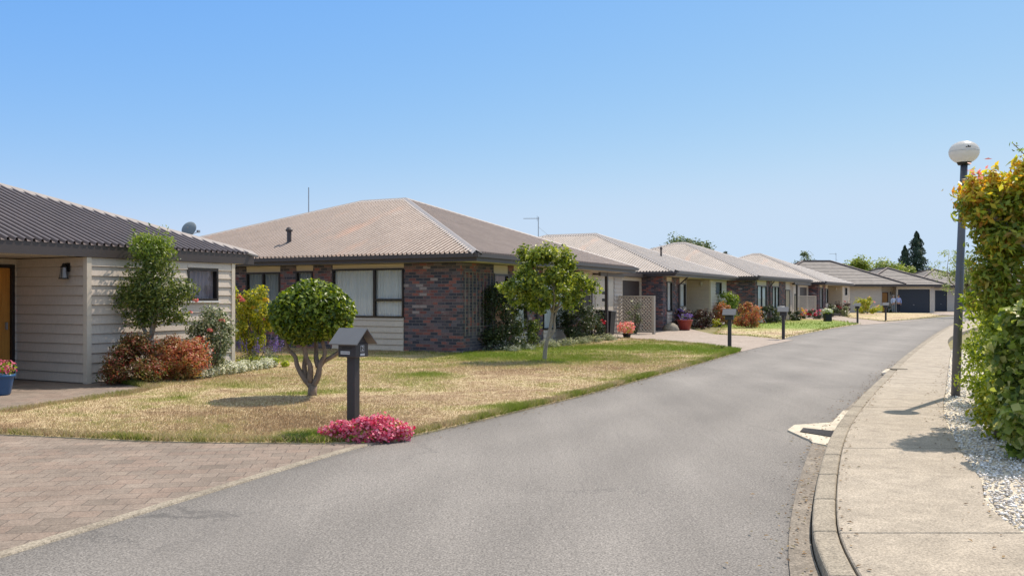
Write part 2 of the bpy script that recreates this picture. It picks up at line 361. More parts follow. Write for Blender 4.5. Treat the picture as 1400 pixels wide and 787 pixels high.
def thing(name, label, cat, loc=(0, 0, 0), rz=0, group=None):
    o = bpy.data.objects.new(name, None); COL.objects.link(o); o.location = loc if len(loc) == 3 else (*loc, 0); o.rotation_euler = (0, 0, rz)
    o.empty_display_size = .2
    return tag(o, label, cat, group)
def tag(o, label, cat, group=None):
    o['label'] = label; o['category'] = cat
    if group: o['group'] = group
    return o
def struct(o, kind='structure'): o['kind'] = kind; return o
def dup(root, loc, rz=None, label=None, sc=1):
    def cp(o, p):
        c = o.copy(); COL.objects.link(c)
        if p: c.parent = p
        for ch in o.children: cp(ch, c)
        return c
    r = cp(root, None); r.location = (*loc[:2], loc[2] if len(loc) > 2 else 0)
    if rz is not None: r.rotation_euler = (0, 0, rz)
    if sc != 1: r.scale = (sc, sc, sc)
    if label: r['label'] = label
    return r

# ------------------------------------------------------------------ leaves
def nrm(a): return a / np.maximum(np.linalg.norm(a, axis=1, keepdims=True), 1e-6)
def raw_mesh(name, V, Fa, mat, parent=None, attr=None, smooth=False):
    me = bpy.data.meshes.new(name); V = np.asarray(V, np.float32).reshape(-1, 3); Fa = np.asarray(Fa, np.int32)
    k = Fa.shape[1]; me.vertices.add(len(V)); me.vertices.foreach_set('co', V.ravel())
    me.loops.add(Fa.size); me.loops.foreach_set('vertex_index', Fa.ravel())
    me.polygons.add(len(Fa)); me.polygons.foreach_set('loop_start', np.arange(len(Fa), dtype=np.int32) * k)
    me.polygons.foreach_set('loop_total', np.full(len(Fa), k, np.int32))
    if smooth: me.polygons.foreach_set('use_smooth', np.ones(len(Fa), bool))
    if attr is not None:
        a = me.attributes.new('green', 'FLOAT', 'POINT'); a.data.foreach_set('value', np.asarray(attr, np.float32))
    me.update(calc_edges=True); me.materials.append(M[mat]); return link(name, me, parent)
def leaves(name, P, O, size, mat, parent, asp=.5, up=.5, rnd=.7, fold=.18, droop=0.0, along=0.0):
    P = np.asarray(P); O = np.asarray(O); n = len(P)
    N = nrm(O + np.array([0, 0, up]) + rnd * R.normal(size=(n, 3)))
    T = R.normal(size=(n, 3)) + along * O + np.array([0, 0, -droop])
    T = nrm(T - N * (T * N).sum(1, keepdims=True)); B = np.cross(N, T)
    l = size * R.uniform(.65, 1.35, (n, 1)); w = l * asp
    V = np.stack([P - T * l * .5, P + B * w * .5 + N * w * fold - T * l * .05, P + T * l * .5, P - B * w * .5 + N * w * fold - T * l * .05], 1)
    i = np.arange(n)[:, None] * 4
    return raw_mesh(name, V, np.concatenate([i + [[0, 2, 1]], i + [[0, 3, 2]]], 1).reshape(-1, 3), mat, parent)
def sph(n): return nrm(R.normal(size=(n, 3)))
def ell(c, r, n, inner=.35, lump=.12, zmin=None):       # points in an uneven ellipsoid shell + their outward direction
    d = sph(n); rr = np.clip(1 - np.abs(R.normal(size=(n, 1))) * inner, .12, 1.0)
    ph = R.uniform(0, 6, 6)
    l = 1 + lump * (np.sin(3 * d[:, :1] + ph[0] + 2 * d[:, 2:]) + np.sin(5 * d[:, 1:2] + ph[1] + 3 * d[:, :1]) + .6 * np.sin(9 * d[:, 2:] + ph[2] + 7 * d[:, :1])) / 1.6
    P = np.array(c) + d * rr * l * np.array(r); O = nrm(d / np.array(r))
    if zmin is not None: k = P[:, 2] > zmin; P, O = P[k], O[k]
    return P, O
def clumps(c, r, nc, cr, n, fill=.8, squash=.8, zmin=None, inner=.45):
    Ps, Os = [], []
    for k in range(nc):
        d = sph(1)[0]; q = np.array(c) + d * R.uniform(.45, 1) ** .6 * np.array(r) * fill
        s = cr * R.uniform(.65, 1.35); P, O = ell(q, (s, s, s * squash), n // nc, inner, .2)
        Ps.append(P); Os.append(nrm(O + .5 * d))
    P = np.concatenate(Ps); O = np.concatenate(Os)
    if zmin is not None: k = P[:, 2] > zmin; P, O = P[k], O[k]
    return P, O
def limb(p0, p1, r0, r1, bend=.15, n=5):
    p0, p1 = np.array(p0, float), np.array(p1, float); d = np.linalg.norm(p1 - p0)
    o = R.normal(size=3) * d * bend; pts = []; rs = []
    for k in range(n + 1):
        t = k / n; pts.append(p0 + (p1 - p0) * t + o * math.sin(PI * t)); rs.append(r0 + (r1 - r0) * t)
    return pts, rs

# ------------------------------------------------------------------ world, sun, camera
az = math.atan2(.68, .733); el = rad(54)
SUN = Vector((math.sin(az) * math.cos(el), math.cos(az) * math.cos(el), math.sin(el)))
W = bpy.data.worlds.new('World'); S.world = W; W.use_nodes = True
sky = W.node_tree.nodes.new('ShaderNodeTexSky'); sky.sky_type = 'NISHITA'; sky.sun_disc = False
sky.sun_elevation = el; sky.sun_rotation = az; sky.altitude = 0; sky.air_density = 1.0; sky.dust_density = .25; sky.ozone_density = 1.0
bg = W.node_tree.nodes['Background']; bg.inputs[1].default_value = .12
wl_ = W.node_tree.links; sp_ = W.node_tree.nodes.new('ShaderNodeSeparateColor'); cb_ = W.node_tree.nodes.new('ShaderNodeCombineColor')
wl_.new(sky.outputs[0], sp_.inputs[0])
def wm_(op, a, b, c=None):
    n_ = W.node_tree.nodes.new('ShaderNodeMath'); n_.operation = op
    for k_, v_ in enumerate((a, b, c)):
        if v_ is None: continue
        if hasattr(v_, 'links'): wl_.new(v_, n_.inputs[k_])
        else: n_.inputs[k_].default_value = v_
    return n_.outputs[0]
for ch, (pw, gain, top_, kk) in enumerate(((1.17, .525, 3.8, 1.2), (.66, 1.32, 4.8, .7), (.8, 1.62, 6.0, .8))):     # grade the sky's own colour: even haze low down
    wl_.new(wm_('SMOOTH_MIN', wm_('MULTIPLY', wm_('POWER', sp_.outputs[ch], pw), gain), top_, kk), cb_.inputs[ch])
# upper sky, out of view, made brighter and whiter: added fill for the shade
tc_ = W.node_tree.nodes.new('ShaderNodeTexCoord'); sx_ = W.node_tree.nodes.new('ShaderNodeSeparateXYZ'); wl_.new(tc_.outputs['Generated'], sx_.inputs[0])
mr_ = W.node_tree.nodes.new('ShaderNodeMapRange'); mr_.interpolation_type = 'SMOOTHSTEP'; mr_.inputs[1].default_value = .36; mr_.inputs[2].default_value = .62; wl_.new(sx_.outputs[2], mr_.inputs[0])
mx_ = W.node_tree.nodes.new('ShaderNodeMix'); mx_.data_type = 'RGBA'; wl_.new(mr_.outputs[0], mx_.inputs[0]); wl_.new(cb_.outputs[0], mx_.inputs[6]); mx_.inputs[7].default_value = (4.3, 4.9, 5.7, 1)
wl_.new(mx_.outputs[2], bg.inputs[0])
sl = bpy.data.lights.new('sun', 'SUN'); sl.energy = 4.3; sl.angle = rad(.53); sl.color = (1, .885, .77)
so = bpy.data.objects.new('sun', sl); COL.objects.link(so); so.rotation_euler = (-SUN).to_track_quat('-Z', 'Y').to_euler(); so.location = (20, 20, 40)
cd = bpy.data.cameras.new('camera'); cam = bpy.data.objects.new('camera', cd); COL.objects.link(cam); S.camera = cam
cam.location = (0, 0, EYE); cam.rotation_euler = (PI / 2, 0, 0); cd.sensor_width = 36; cd.lens = 36 * F / 1400; cd.shift_y = (HZ - 393.5) / 1400
cd.clip_start = .1; cd.clip_end = 5000
S.view_settings.view_transform = 'Standard'; S.view_settings.look = 'None'; S.view_settings.gamma = 1; S.view_settings.exposure = .35
S.render.engine = 'CYCLES'; S.cycles.max_bounces = 8; S.cycles.transparent_max_bounces = 12; S.cycles.caustics_reflective = False; S.cycles.caustics_refractive = False
S.cycles.use_denoising = True

# ------------------------------------------------------------------ ground and paving
def spline(P, n=8):
    P = [np.array(p, float) for p in P]; out = []
    for i in range(len(P) - 1):
        a, b, c, d = P[max(i - 1, 0)], P[i], P[i + 1], P[min(i + 2, len(P) - 1)]
        for k in range(n):
            t = k / n; out.append(tuple(.5 * ((2 * b) + (c - a) * t + (2 * a - 5 * b + 4 * c - d) * t * t + (3 * b - a - 3 * c + d) * t ** 3)))
    out.append(tuple(P[-1])); return out
def sheet(name, poly, z0, z1, mat, kind='structure'):
    o = MB().prism(poly, z0, z1).build(name, mat); o['kind'] = kind; return o
g = MB(); g.face([(-900, -300, -.05), (900, -300, -.05), (900, 1500, -.05), (-900, 1500, -.05)]); struct(g.build('ground', 'ground'))

roadL = spline([(-6.2, -3.0), (-4.4, 2.0)] + GP([(0, 762), (480, 615), (550, 600), (700, 565), (850, 527), (1012, 481), (1060, 464.5), (1175, 443.3)]) + [(31.5, 66.5), (40, 78)], 6)
kerbF = [(1.15, -4), (1.3, 0), (1.5, 3.2)] + GP([(1124, 787), (1112, 700), (1133, 612), (1161.5, 567), (1203, 523), (1250, 480), (1300, 447)]) + [(31, 59), (43, 76), (62, 96)]
chanL = [(.8, -4), (.95, 0), (1.2, 3.2)] + GP([(1080, 787), (1085, 690), (1105, 622), (1122, 590), (1166, 552), (1222, 502), (1270, 461.5), (1303, 443)]) + [(31.0, 59.4), (42.8, 76.4), (61.8, 96.4)]
kerbF = spline(kerbF, 6); chanL = spline(chanL, 6)
def offset(line, d):
    out = []
    for i, p in enumerate(line):
        a = np.array(line[max(i - 1, 0)]); b = np.array(line[min(i + 1, len(line) - 1)]); t = (b - a) / np.linalg.norm(b - a)
        out.append((p[0] + t[1] * d, p[1] - t[0] * d))
    return out
def yparam(line):
    a = np.array(line); return lambda y: float(np.interp(y, a[:, 1], a[:, 0]))
rl_, rr_ = yparam(roadL), yparam(offset(chanL, .06)); m = MB(); ry = list(np.linspace(-3, 20, 47)) + list(np.linspace(21, 92, 72))
for a, b in zip(ry, ry[1:]):
    p = [(rl_(a), a), (rr_(a), a), (rr_(b), b), (rl_(b), b)]
    m.face([(*q, 0) for q in p], [(0, a), (1, a), (1, b), (0, b)])
struct(m.build('road', 'asphalt'))
def strip(m, A, B, z0, z1, close=True):          # raised band between two lines
    for i in range(len(A) - 1):
        a, b, c, d = A[i], A[i + 1], B[i + 1], B[i]
        m.mesh8([(*a, z0), (*d, z0), (*c, z0), (*b, z0), (*a, z1), (*d, z1), (*c, z1), (*b, z1)])
def strip_sheet(m, A, B, za, zb):
    for i in range(len(A) - 1): m.face([(*A[i], za), (*B[i], zb), (*B[i + 1], zb), (*A[i + 1], za)])
def yparam(line):
    a = np.array(line); return lambda y: float(np.interp(y, a[:, 1], a[:, 0]))
cy_ = list(np.linspace(-4, 20, 60)) + list(np.linspace(20.5, 95, 50)); ca = yparam(chanL); cb = yparam(offset(kerbF, -.012))
m = MB(); strip_sheet(m, [(ca(y), y) for y in cy_], [(cb(y), y) for y in cy_], .014, .006); struct(m.build('channel', 'channel'))
m = MB(); strip_sheet(m, offset(kerbF, -.03), offset(kerbF, .04), -.016, -.02); struct(m.build('soil', 'soil'))
# kerb stones and footpath slabs
KT = .155
kf = yparam(kerbF); kb = yparam(offset(kerbF, KT)); pb = yparam(offset(kerbF, KT + .006))
pathR = spline([(3.0, -4), (3.0, 1)] + GP([(1400, 727), (1340, 652), (1305, 600), (1290, 560), (1293, 530), (1300, 482), (1308, 456)], .1) + [(33.4, 59), (45, 75), (64, 95)], 6)
pr = yparam(pathR)
def lane(m, fa, fb, y0, y1, z0, z1, n=8):
    ys = np.linspace(y0, y1, n + 1); strip_solid(m, [(fa(y), y) for y in ys], [(fb(y), y) for y in ys], z0, z1)
def strip_solid(m, A, B, z0, z1):
    poly = A + list(reversed(B)); m.prism(poly, z0, z1)
m = MB(); y = -3.5
while y < 94:
    st = .92 if y < 40 else 6; lane(m, kf, kb, y, min(y + st - .012, 94), -.06, .088 + random.uniform(-.003, .003), 4); y += st
k = struct(m.build('kerb', 'kerb')); bevel(k, .02, 3)
m = MB(); ys = [-3.5, 2.3, 5.6, 8.74, 12.0, 15.4, 18.8, 22.4, 26, 30, 34, 38, 42, 47, 53, 60, 68, 77, 86, 94]
for a, b in zip(ys, ys[1:]): lane(m, pb, pr, a + .006, b - .006, -.06, .098, 10)
k = struct(m.build('footpath', 'path')); bevel(k, .008, 1)
# gully apron with grate
gx = GP([(1076.6, 589.4), (1086, 582.5), (1138, 578.9), (1153, 562.5), (1166.5, 562.5), (1152, 581.8), (1144, 593), (1133, 611), (1111.7, 607), (1106, 602.4), (1098, 599.3)])
sheet('gully_apron', gx, -.05, .021, 'apron')
dg = thing('drain', 'iron drain grate set in pale concrete at the kerb', 'drain', (*G(1120, 592), 0))
gp = [np.array(p) - np.array(G(1120, 592)) for p in GP([(1098, 588), (1145, 593), (1139, 600), (1094, 592.5)])]
m = MB(); m.face([(*p, .0235) for p in gp]); m.build('sump', 'black', dg)
m = MB()
for k in range(9):
    a = gp[0] + (gp[3] - gp[0]) * (k / 8); b = gp[1] + (gp[2] - gp[1]) * (k / 8); n_ = nrm((gp[3] - gp[0])[None])[0] * .009
    m.mesh8([(*(a - n_), .025), (*(b - n_), .025), (*(b + n_), .025), (*(a + n_), .025), (*(a - n_), .033), (*(b - n_), .033), (*(b + n_), .033), (*(a + n_), .033)])
m.build('grate', 'grate', dg)
a2 = GP([(1203, 512), (1211, 505.5), (1226, 502.5), (1221, 508.5), (1214, 515)]); sheet('gully_apron', a2, -.05, .019, 'apron')
d2 = thing('drain', 'second drain opening in the gutter farther up the road', 'drain', (*G(1212, 511), 0))
m = MB(); q = [np.array(p) - np.array(G(1212, 511)) for p in GP([(1204, 511.5), (1219, 509), (1216, 513.5), (1209, 514.5)])]
m.prism([tuple(p) for p in q], .0215, .03); m.build('grate', 'grate', d2)
m = MB(); m.box(.12, .42, -.05, .25, .099, .112); m.build('lid', 'kerb', d2)

# pavers and their concrete edge band
edgeA = [p for p in roadL if p[1] < G(545, 602)[1]]
edgeB = offset(edgeA, -.09)
m = MB(); strip_sheet(m, edgeB, edgeA, .012, .012); strip_sheet(m, edgeA, offset(edgeA, .015), .012, -.01); struct(m.build('edge_band', 'kerb'))
lawnline = GP([(545, 603.5), (440, 607.5), (300, 606.5), (200, 604.5), (0, 595)]) + [(-10, 11.5), (-16, 13.5)]
sheet('paved_driveway', edgeB + lawnline[1:] + [(-16, -3)], -.06, .008, 'paver')
# path to the first front door
hp = [(-16, 13.6)] + GP([(0, 566), (60, 556), (140, 545), (205, 533), (190, 527)]) + [(-7.75, 16.0), (-9.6, 16.95), (-16, 6.0 + 9.5)]
sheet('entry_path', [(-16, 12.2), (-9, 11.6)] + hp[1:6] + [(-7.4, 16.9), (-9.6, 18), (-16, 18)], -.06, .016, 'paver')
# second driveway and porch slab between houses
sheet('concrete_driveway', GP([(1015, 480.5), (960, 473), (880, 466), (838, 463)]) + [(3.0, 34.6), (4.2, 41), (9, 46)] + GP([(975, 457), (1020, 459.2), (1070, 463.8), (1085, 465)]) + GP([(1050, 472)]), -.06, .012, 'drive')
sheet('concrete_driveway', GP([(1180, 444.2), (1150, 439.5), (1118, 436.5)]) + [(21.6, 66), (29, 78)] + GP([(1161, 434.6), (1183, 436.6), (1212, 440)]) + [(30.6, 63.5)], -.06, .012, 'drive')
sheet('garage_apron', [(37.5, 89.3), (33.8, 88.4), (39, 77.2), (60, 96), (56, 101), (46, 101), (44.2, 89.3)], -.06, .012, 'drive')

# lawns: turf sheet plus blades
def inpoly(P, poly):
    x, y = P[:, 0], P[:, 1]; c = np.zeros(len(P), bool); n = len(poly)
    for i in range(n):
        x1, y1 = poly[i]; x2, y2 = poly[i - 1]
        k = (y1 > y) != (y2 > y); xi = (x2 - x1) * (y - y1) / (y2 - y1 + 1e-12) + x1; c ^= k & (x < xi)
    return c
def edgedist(P, poly):
    d = np.full(len(P), 1e9); n = len(poly)
    for i in range(n):
        a = np.array(poly[i]); b = np.array(poly[i - 1]); ab = b - a; t = np.clip(((P - a) @ ab) / (ab @ ab + 1e-12), 0, 1)
        d = np.minimum(d, np.linalg.norm(P - a - t[:, None] * ab, axis=1))
    return d
def vnoise(P, s, seed):
    q = P * s; i = np.floor(q).astype(int); f = q - i; f = f * f * (3 - 2 * f)
    h = lambda a, b: (np.sin(a * 127.1 + b * 311.7 + seed * 74.7) * 43758.5453) % 1
    return (h(i[:, 0], i[:, 1]) * (1 - f[:, 0]) + h(i[:, 0] + 1, i[:, 1]) * f[:, 0]) * (1 - f[:, 1]) + (h(i[:, 0], i[:, 1] + 1) * (1 - f[:, 0]) + h(i[:, 0] + 1, i[:, 1] + 1) * f[:, 0]) * f[:, 1]
lawnA = [p for p in roadL if G(545, 603)[1] <= p[1] <= 25.6] + GP([(1012, 480.5), (960, 472.5), (880, 465.5), (838, 462.5)]) + [(3.0, 34.4), (-1.6, 25), (-8, 28.5), (-9.5, 24.5), (-6, 19.4), (-7.5, 16.4)] + GP([(205, 532.5), (140, 544.5), (60, 555.5), (0, 565.5)]) + [(-10, 11.6), (-16, 12.0), (-16, 13.4), (-10, 11.45)] + list(reversed(lawnline))[2:]
lawnA = [p for i, p in enumerate(lawnA) if i == 0 or np.hypot(p[0] - lawnA[i - 1][0], p[1] - lawnA[i - 1][1]) > .01]
lawnB = GP([(975, 457.2), (1020, 459.4), (1070, 464)]) + [p for p in roadL if 34.2 < p[1] < 51.6] + GP([(1178, 443.6), (1150, 439.2), (1118, 436.2)]) + [(21, 64), (15.5, 52.5), (12.4, 51)]
lawnC = GP([(1161, 434.3), (1183, 436.3), (1212, 439.4), (1240, 437.2), (1287, 431.6), (1270, 428.6)]) + [(37.8, 88.6), (33.5, 88.4)]
BL = [[(747, 492, 2.4, .5), (860, 474, 2.6, .36), (940, 476, 2.0, .34), (980, 481, 1.6, .55), (680, 488, 1.5, .4), (780, 478, 2.2, .42), (585, 514, .7, .55), (435, 540, .6, .5), (390, 492, 1.2, .45), (330, 528, .6, .3), (850, 520, 1.1, .3), (700, 560, .5, .4), (430, 598, .45, .7), (260, 548, .6, .22), (180, 553, .7, .3), (620, 480, 2, .35)],
      [(1110, 446, 6, .75), (1150, 441, 5, .7), (1000, 458, 1.6, .35), (1060, 446, 4, .6)], [(1170, 432, 2, .45)]]
def green(P, poly, blobs, edge):
    v = np.full(len(P), .15) + .4 * (vnoise(P, .45, 3) - .45) + .46 * (vnoise(P, 1.7, 5) - .5) + .28 * (vnoise(P, 5.1, 8) - .5)
    for px, py, r, a in blobs:
        c = np.array(G(px, py)); v += a * np.exp(-((P - c) ** 2).sum(1) / r ** 2)
    v += edge * np.exp(-edgedist(P, poly) / .17) * (.4 + .9 * vnoise(P, 1.3, 9)); return v
def lawn(poly, blobs, edge, nb, name):
    A = np.array(poly); lo, hi = A.min(0), A.max(0); st = .3
    xs = np.arange(lo[0], hi[0] + st, st); ys_ = np.arange(lo[1], hi[1] + st, st); nx = len(xs)
    P = np.array([(x, y) for y in ys_ for x in xs]); idx = []
    for j in range(len(ys_) - 1):
        for i in range(nx - 1): a = j * nx + i; idx.append((a, a + 1, a + nx + 1, a + nx))
    idx = np.array(idx); cen = P[idx].mean(1); ok = inpoly(cen, poly) & (edgedist(cen, poly) > .22); idx = idx[ok]
    z = .036 + .03 * (vnoise(P, .35, 2) - .5)
    V = np.column_stack([P, z]); o = raw_mesh('turf', V, idx, 'turf', None, green(P, poly, blobs, edge)); struct(o)
    b = MB().prism(poly, -.06, .018).build('lawn', 'turf'); struct(b)
    at = b.data.attributes.new('green', 'FLOAT', 'POINT'); at.data.foreach_set('value', [.25] * len(b.data.vertices))
    # blades, denser near the viewer and along the edges
    C = R.uniform(lo, hi, (nb * 9, 2)); C = C[inpoly(C, poly)]; d = np.hypot(C[:, 0], C[:, 1]); ed = edgedist(C, poly)
    w = np.clip((11 / d) ** 1.7, .03, 1) * (1 + 2.0 * (ed < .2)); C = C[R.uniform(size=len(C)) < w * .6][:nb]; n = len(C)
    d = np.hypot(C[:, 0], C[:, 1]); ed = edgedist(C, poly); gr = green(C, poly, blobs, edge)
    h = (.013 + .016 * R.uniform(size=n) + .035 * np.clip(gr, 0, 1)) * np.where(ed < .2, 1.5, 1) * (1 + .25 * np.clip(d / 25, 0, 1)); wd = .0024 + .00034 * d
    an = R.uniform(0, 2 * PI, n); bx = np.column_stack([np.cos(an), np.sin(an)]) * wd[:, None]
    ln = R.normal(size=(n, 2)) * h[:, None] * .75; zb = np.full((n, 1), .02)
    V = np.stack([np.column_stack([C - bx, zb]), np.column_stack([C + bx, zb]), np.column_stack([C + ln, zb + .012 + h[:, None]])], 1)
    o = raw_mesh(name, V, np.arange(n * 3).reshape(-1, 3), 'grass', None, np.repeat(gr, 3)); struct(o, 'stuff')
    o['label'] = {'grass': 'short sun dried grass of the front lawn'}.get(name, 'short grass of the lawn farther up the street'); o['category'] = 'grass'
lawn(lawnA, BL[0], .42, 260000, 'grass'); lawn(lawnB, BL[1], .3, 20000, 'grass'); lawn(lawnC, BL[2], .3, 8000, 'grass')
# soil beds along walls
d1 = np.array((math.sin(rad(26.57)), math.cos(rad(26.57)))); n1 = np.array((d1[1], -d1[0]))
# white pebbles beside the path
gv = [(p[0] + .005, p[1]) for p in pathR if 2 < p[1] < 26]
gpoly = gv + [(x + 1.3, y + .2) for x, y in reversed(gv)]
sheet('pebble_bed', gpoly, -.06, .07, 'apron')
C = R.uniform(np.min(gpoly, 0), np.max(gpoly, 0), (200000, 2)); C = C[inpoly(C, gpoly)]; dd = np.hypot(C[:, 0], C[:, 1])
C = C[(R.uniform(size=len(C)) < np.clip((7.5 / dd) ** 1.5, .1, 1))][:34000]; n = len(C)
ICO = nrm(np.array([(1, 0, 0), (-1, 0, 0), (0, 1, 0), (0, -1, 0), (0, 0, 1), (0, 0, -1)], float)); OF = np.array([(0, 2, 4), (2, 1, 4), (1, 3, 4), (3, 0, 4), (2, 0, 5), (1, 2, 5), (3, 1, 5), (0, 3, 5)])
an = R.uniform(0, 2 * PI, n); s = R.uniform(.009, .021, (n, 1, 1)) * R.uniform(.6, 1.3, (n, 1, 3)); V = ICO[None] * (1 + .3 * R.normal(size=(n, 6, 1))) * s
V = np.stack([V[..., 0] * np.cos(an)[:, None] - V[..., 1] * np.sin(an)[:, None], V[..., 0] * np.sin(an)[:, None] + V[..., 1] * np.cos(an)[:, None], V[..., 2] * .7], -1)
V += np.column_stack([C, .078 + .02 * R.uniform(size=n)])[:, None]
o = raw_mesh('gravel', V, (OF[None] + np.arange(n)[:, None, None] * 6).reshape(-1, 3), 'pebble'); struct(o, 'stuff'); o['label'] = 'white landscaping pebbles between footpath and hedge'; o['category'] = 'gravel'

# fallen leaves and grit along the channel, the path edge and the lawn edge
Pl = []
for k in range(420):
    y = R.uniform(3.5, 22); x = kf(y) - abs(R.normal()) * .16 - .02; Pl.append((x, y, .024))
for k in range(160):
    y = R.uniform(4, 20); Pl.append((pr(y) - abs(R.normal()) * .18, y, .106))
for k in range(120):
    y = R.uniform(4, 20); Pl.append((pb(y) + abs(R.normal()) * .06, y, .106))
for k in range(220):
    y = R.uniform(9, 26); Pl.append((rl_(y) + abs(R.normal()) * .16 + .01, y, .012))
M['litter'] = leafmat('dry_fallen_leaves', L((.1, .06, .03), (.2, .12, .05), (.3, .2, .09), (.14, .12, .05)), .1, .8)
Pl = np.array(Pl); o = leaves('leaf_litter', Pl, np.tile((0, 0, 1.0), (len(Pl), 1)), .035, 'litter', None, .5, 1, .3, .25); struct(o, 'stuff'); o['label'] = 'small dry leaves lying along the gutter and lawn edge'; o['category'] = 'leaf litter'

# ------------------------------------------------------------------ houses
class Run:                                   # a straight wall run in house-local metres, outward side to the right of p0->p1
    def __init__(s, p0, p1):
        s.p = np.array(p0, float); d = np.array(p1, float) - s.p; s.L = np.hypot(*d); s.u = d / s.L; s.o = np.array((s.u[1], -s.u[0]))
    def pt(s, a, off, z): q = s.p + s.u * a + s.o * off; return (q[0], q[1], z)
    def box(s, m, a0, a1, o0, o1, z0, z1, uv=False):
        P = [s.pt(a0, o1, z0), s.pt(a1, o1, z0), s.pt(a1, o0, z0), s.pt(a0, o0, z0)]; P += [(x, y, z1) for x, y, z in P]
        def uvf(p, q):
            r = np.array(p[:2]) - s.p; return (r @ s.u + (r @ s.o) + .37, p[2])
        m.mesh8(P, uvf if uv else None)
    def boards(s, m, a0, a1, z0, z1, ex=.178):
        z = z0
        while z < z1 - .01:
            t = min(z + ex, z1)
            q = min(z + .016, t)
            m.face([s.pt(a0, .036, q), s.pt(a1, .036, q), s.pt(a1, .01, t), s.pt(a0, .01, t)])
            m.face([s.pt(a0, .0, q), s.pt(a1, .0, q), s.pt(a1, .036, q), s.pt(a0, .036, q)])
            m.face([s.pt(a0, .01, t), s.pt(a1, .01, t), s.pt(a1, .0, t), s.pt(a0, .0, t)])
            z = t
        s.box(m, a0, a1, -.1, 0, z0, z1)
class House:
    def __init__(s, name, label, loc, rz, zs=2.57, board='board', cat='house'):
        s.r = thing(name, label, cat, loc, rz); s.zs = zs; s.bd = MB(); s.cream = MB(); s.trims = []; s.bm = board
    def wall(s, run, segs):
        for sg in segs:
            a, b, ty = sg[:3]; kw = sg[3] if len(sg) > 3 else {}
            if ty == 'brick': s.bricks(run, a, b, s.zs)
            elif ty == 'board': s.boards(run, a, b, .02, s.zs)
            elif ty == 'win': s.window(run, a, b, **kw)
            elif ty == 'door': s.door(run, a, b, **kw)
    def bricks(s, run, a, b, z1): m = MB(); run.box(m, a, b, -.12, 0, -.05, z1, True); m.build('brick_wall', 'brick', s.r)
    def boards(s, run, a, b, z0, z1): m = MB(); run.boards(m, a, b, z0, z1); m.build('weatherboard_wall', s.bm, s.r)
    def trimbox(s, *a): MB().box(*a).build('corner_board', 'trim', s.r)
    def header(s, run, a, b, z0, z1): m = MB(); run.box(m, a, b, -.1, .012, z0, z1); m.build('door_header', 'trim', s.r)
    def window(s, run, a, b, z0=1.0, z1=2.42, mull=(), trans=None, below='board', cur='curtain', sill=False, above='cream'):
        if z0 > .1: (s.boards(run, a, b, .02, z0) if below == 'board' else s.bricks(run, a, b, z0))
        if above == 'cream':
            cm = MB(); run.box(cm, a, b, -.1, -.01, z1, s.zs); cm.build('panel', 'cream', s.r)
        elif above == 'board': s.boards(run, a, b, z1, s.zs)
        f = MB(); w = .05
        run.box(f, a, a + w, -.09, .035, z0, z1); run.box(f, b - w, b, -.09, .035, z0, z1)
        run.box(f, a + w, b - w, -.09, .035, z1 - w, z1); run.box(f, a + w, b - w, -.09, .045, z0, z0 + w)
        for k in mull:
            x = a + (b - a) * k; run.box(f, x - .035, x + .035, -.05, .03, z0 + w, z1 - w)
        for (k0, k1, kz) in (trans or []):
            run.box(f, a + (b - a) * k0 + .04, a + (b - a) * k1 - .04, -.05, .025, z0 + (z1 - z0) * kz - .035, z0 + (z1 - z0) * kz + .035)
        fo = f.build('window', 'frame', s.r)
        g_ = MB(); g_.face([run.pt(a + w, -.02, z0 + w), run.pt(b - w, -.02, z0 + w), run.pt(b - w, -.02, z1 - w), run.pt(a + w, -.02, z1 - w)]); g_.build('pane', 'glass', fo)
        c = MB(); n = int((b - a) / .022); pts = []; ph = random.random() * 9
        for k in range(n + 1):
            x = a + .03 + (b - a - .06) * k / n
            pts.append((x, -.085 + .022 * math.sin(x * 46 + ph + 1.5 * math.sin(x * 9)) + .01 * math.sin(x * 21 + ph)))
        for (x0, q0), (x1, q1) in zip(pts, pts[1:]): c.face([run.pt(x0, q0, z0 + .02), run.pt(x1, q1, z0 + .02), run.pt(x1, q1, z1 - .02), run.pt(x0, q0, z1 - .02)])
        c.build('curtain', cur, fo, True)
        bk = MB(); run.box(bk, a, b, -.34, -.3, z0 - .1, z1 + .1); bk.build('backing', 'room', fo)
        if sill:
            sm = MB(); run.box(sm, a - .02, b + .02, -.05, .075, z0 - .03, z0); sm.build('sill', 'white', fo)
    def door(s, run, a, b, z1=2.1, mat='door', handle=True, side=None):
        f = MB(); w = .06
        run.box(f, a, a + w, -.1, .03, 0, z1); run.box(f, b - w, b, -.1, .03, 0, z1); run.box(f, a + w, b - w, -.1, .03, z1 - w, z1)
        if s.zs - z1 > .02: s.boards(run, a, b, z1, s.zs)
        do = MB(); x0, x1 = a + w + .004, b - w - .004; run.box(do, x0, x1, -.07, -.03, .02, z1 - w - .004)
        for k in range(1, 6):
            x = x0 + (x1 - x0) * k / 6; run.box(do, x - .006, x + .006, -.03, -.022, .06, z1 - w - .04)
        d_ = do.build('door', mat, s.r); f.build('door_frame', 'frame', d_)
        if handle:
            h = MB(); run.box(h, x1 - .1, x1 - .07, -.03, .02, .98, 1.12); h.build('handle', 'steel', d_)
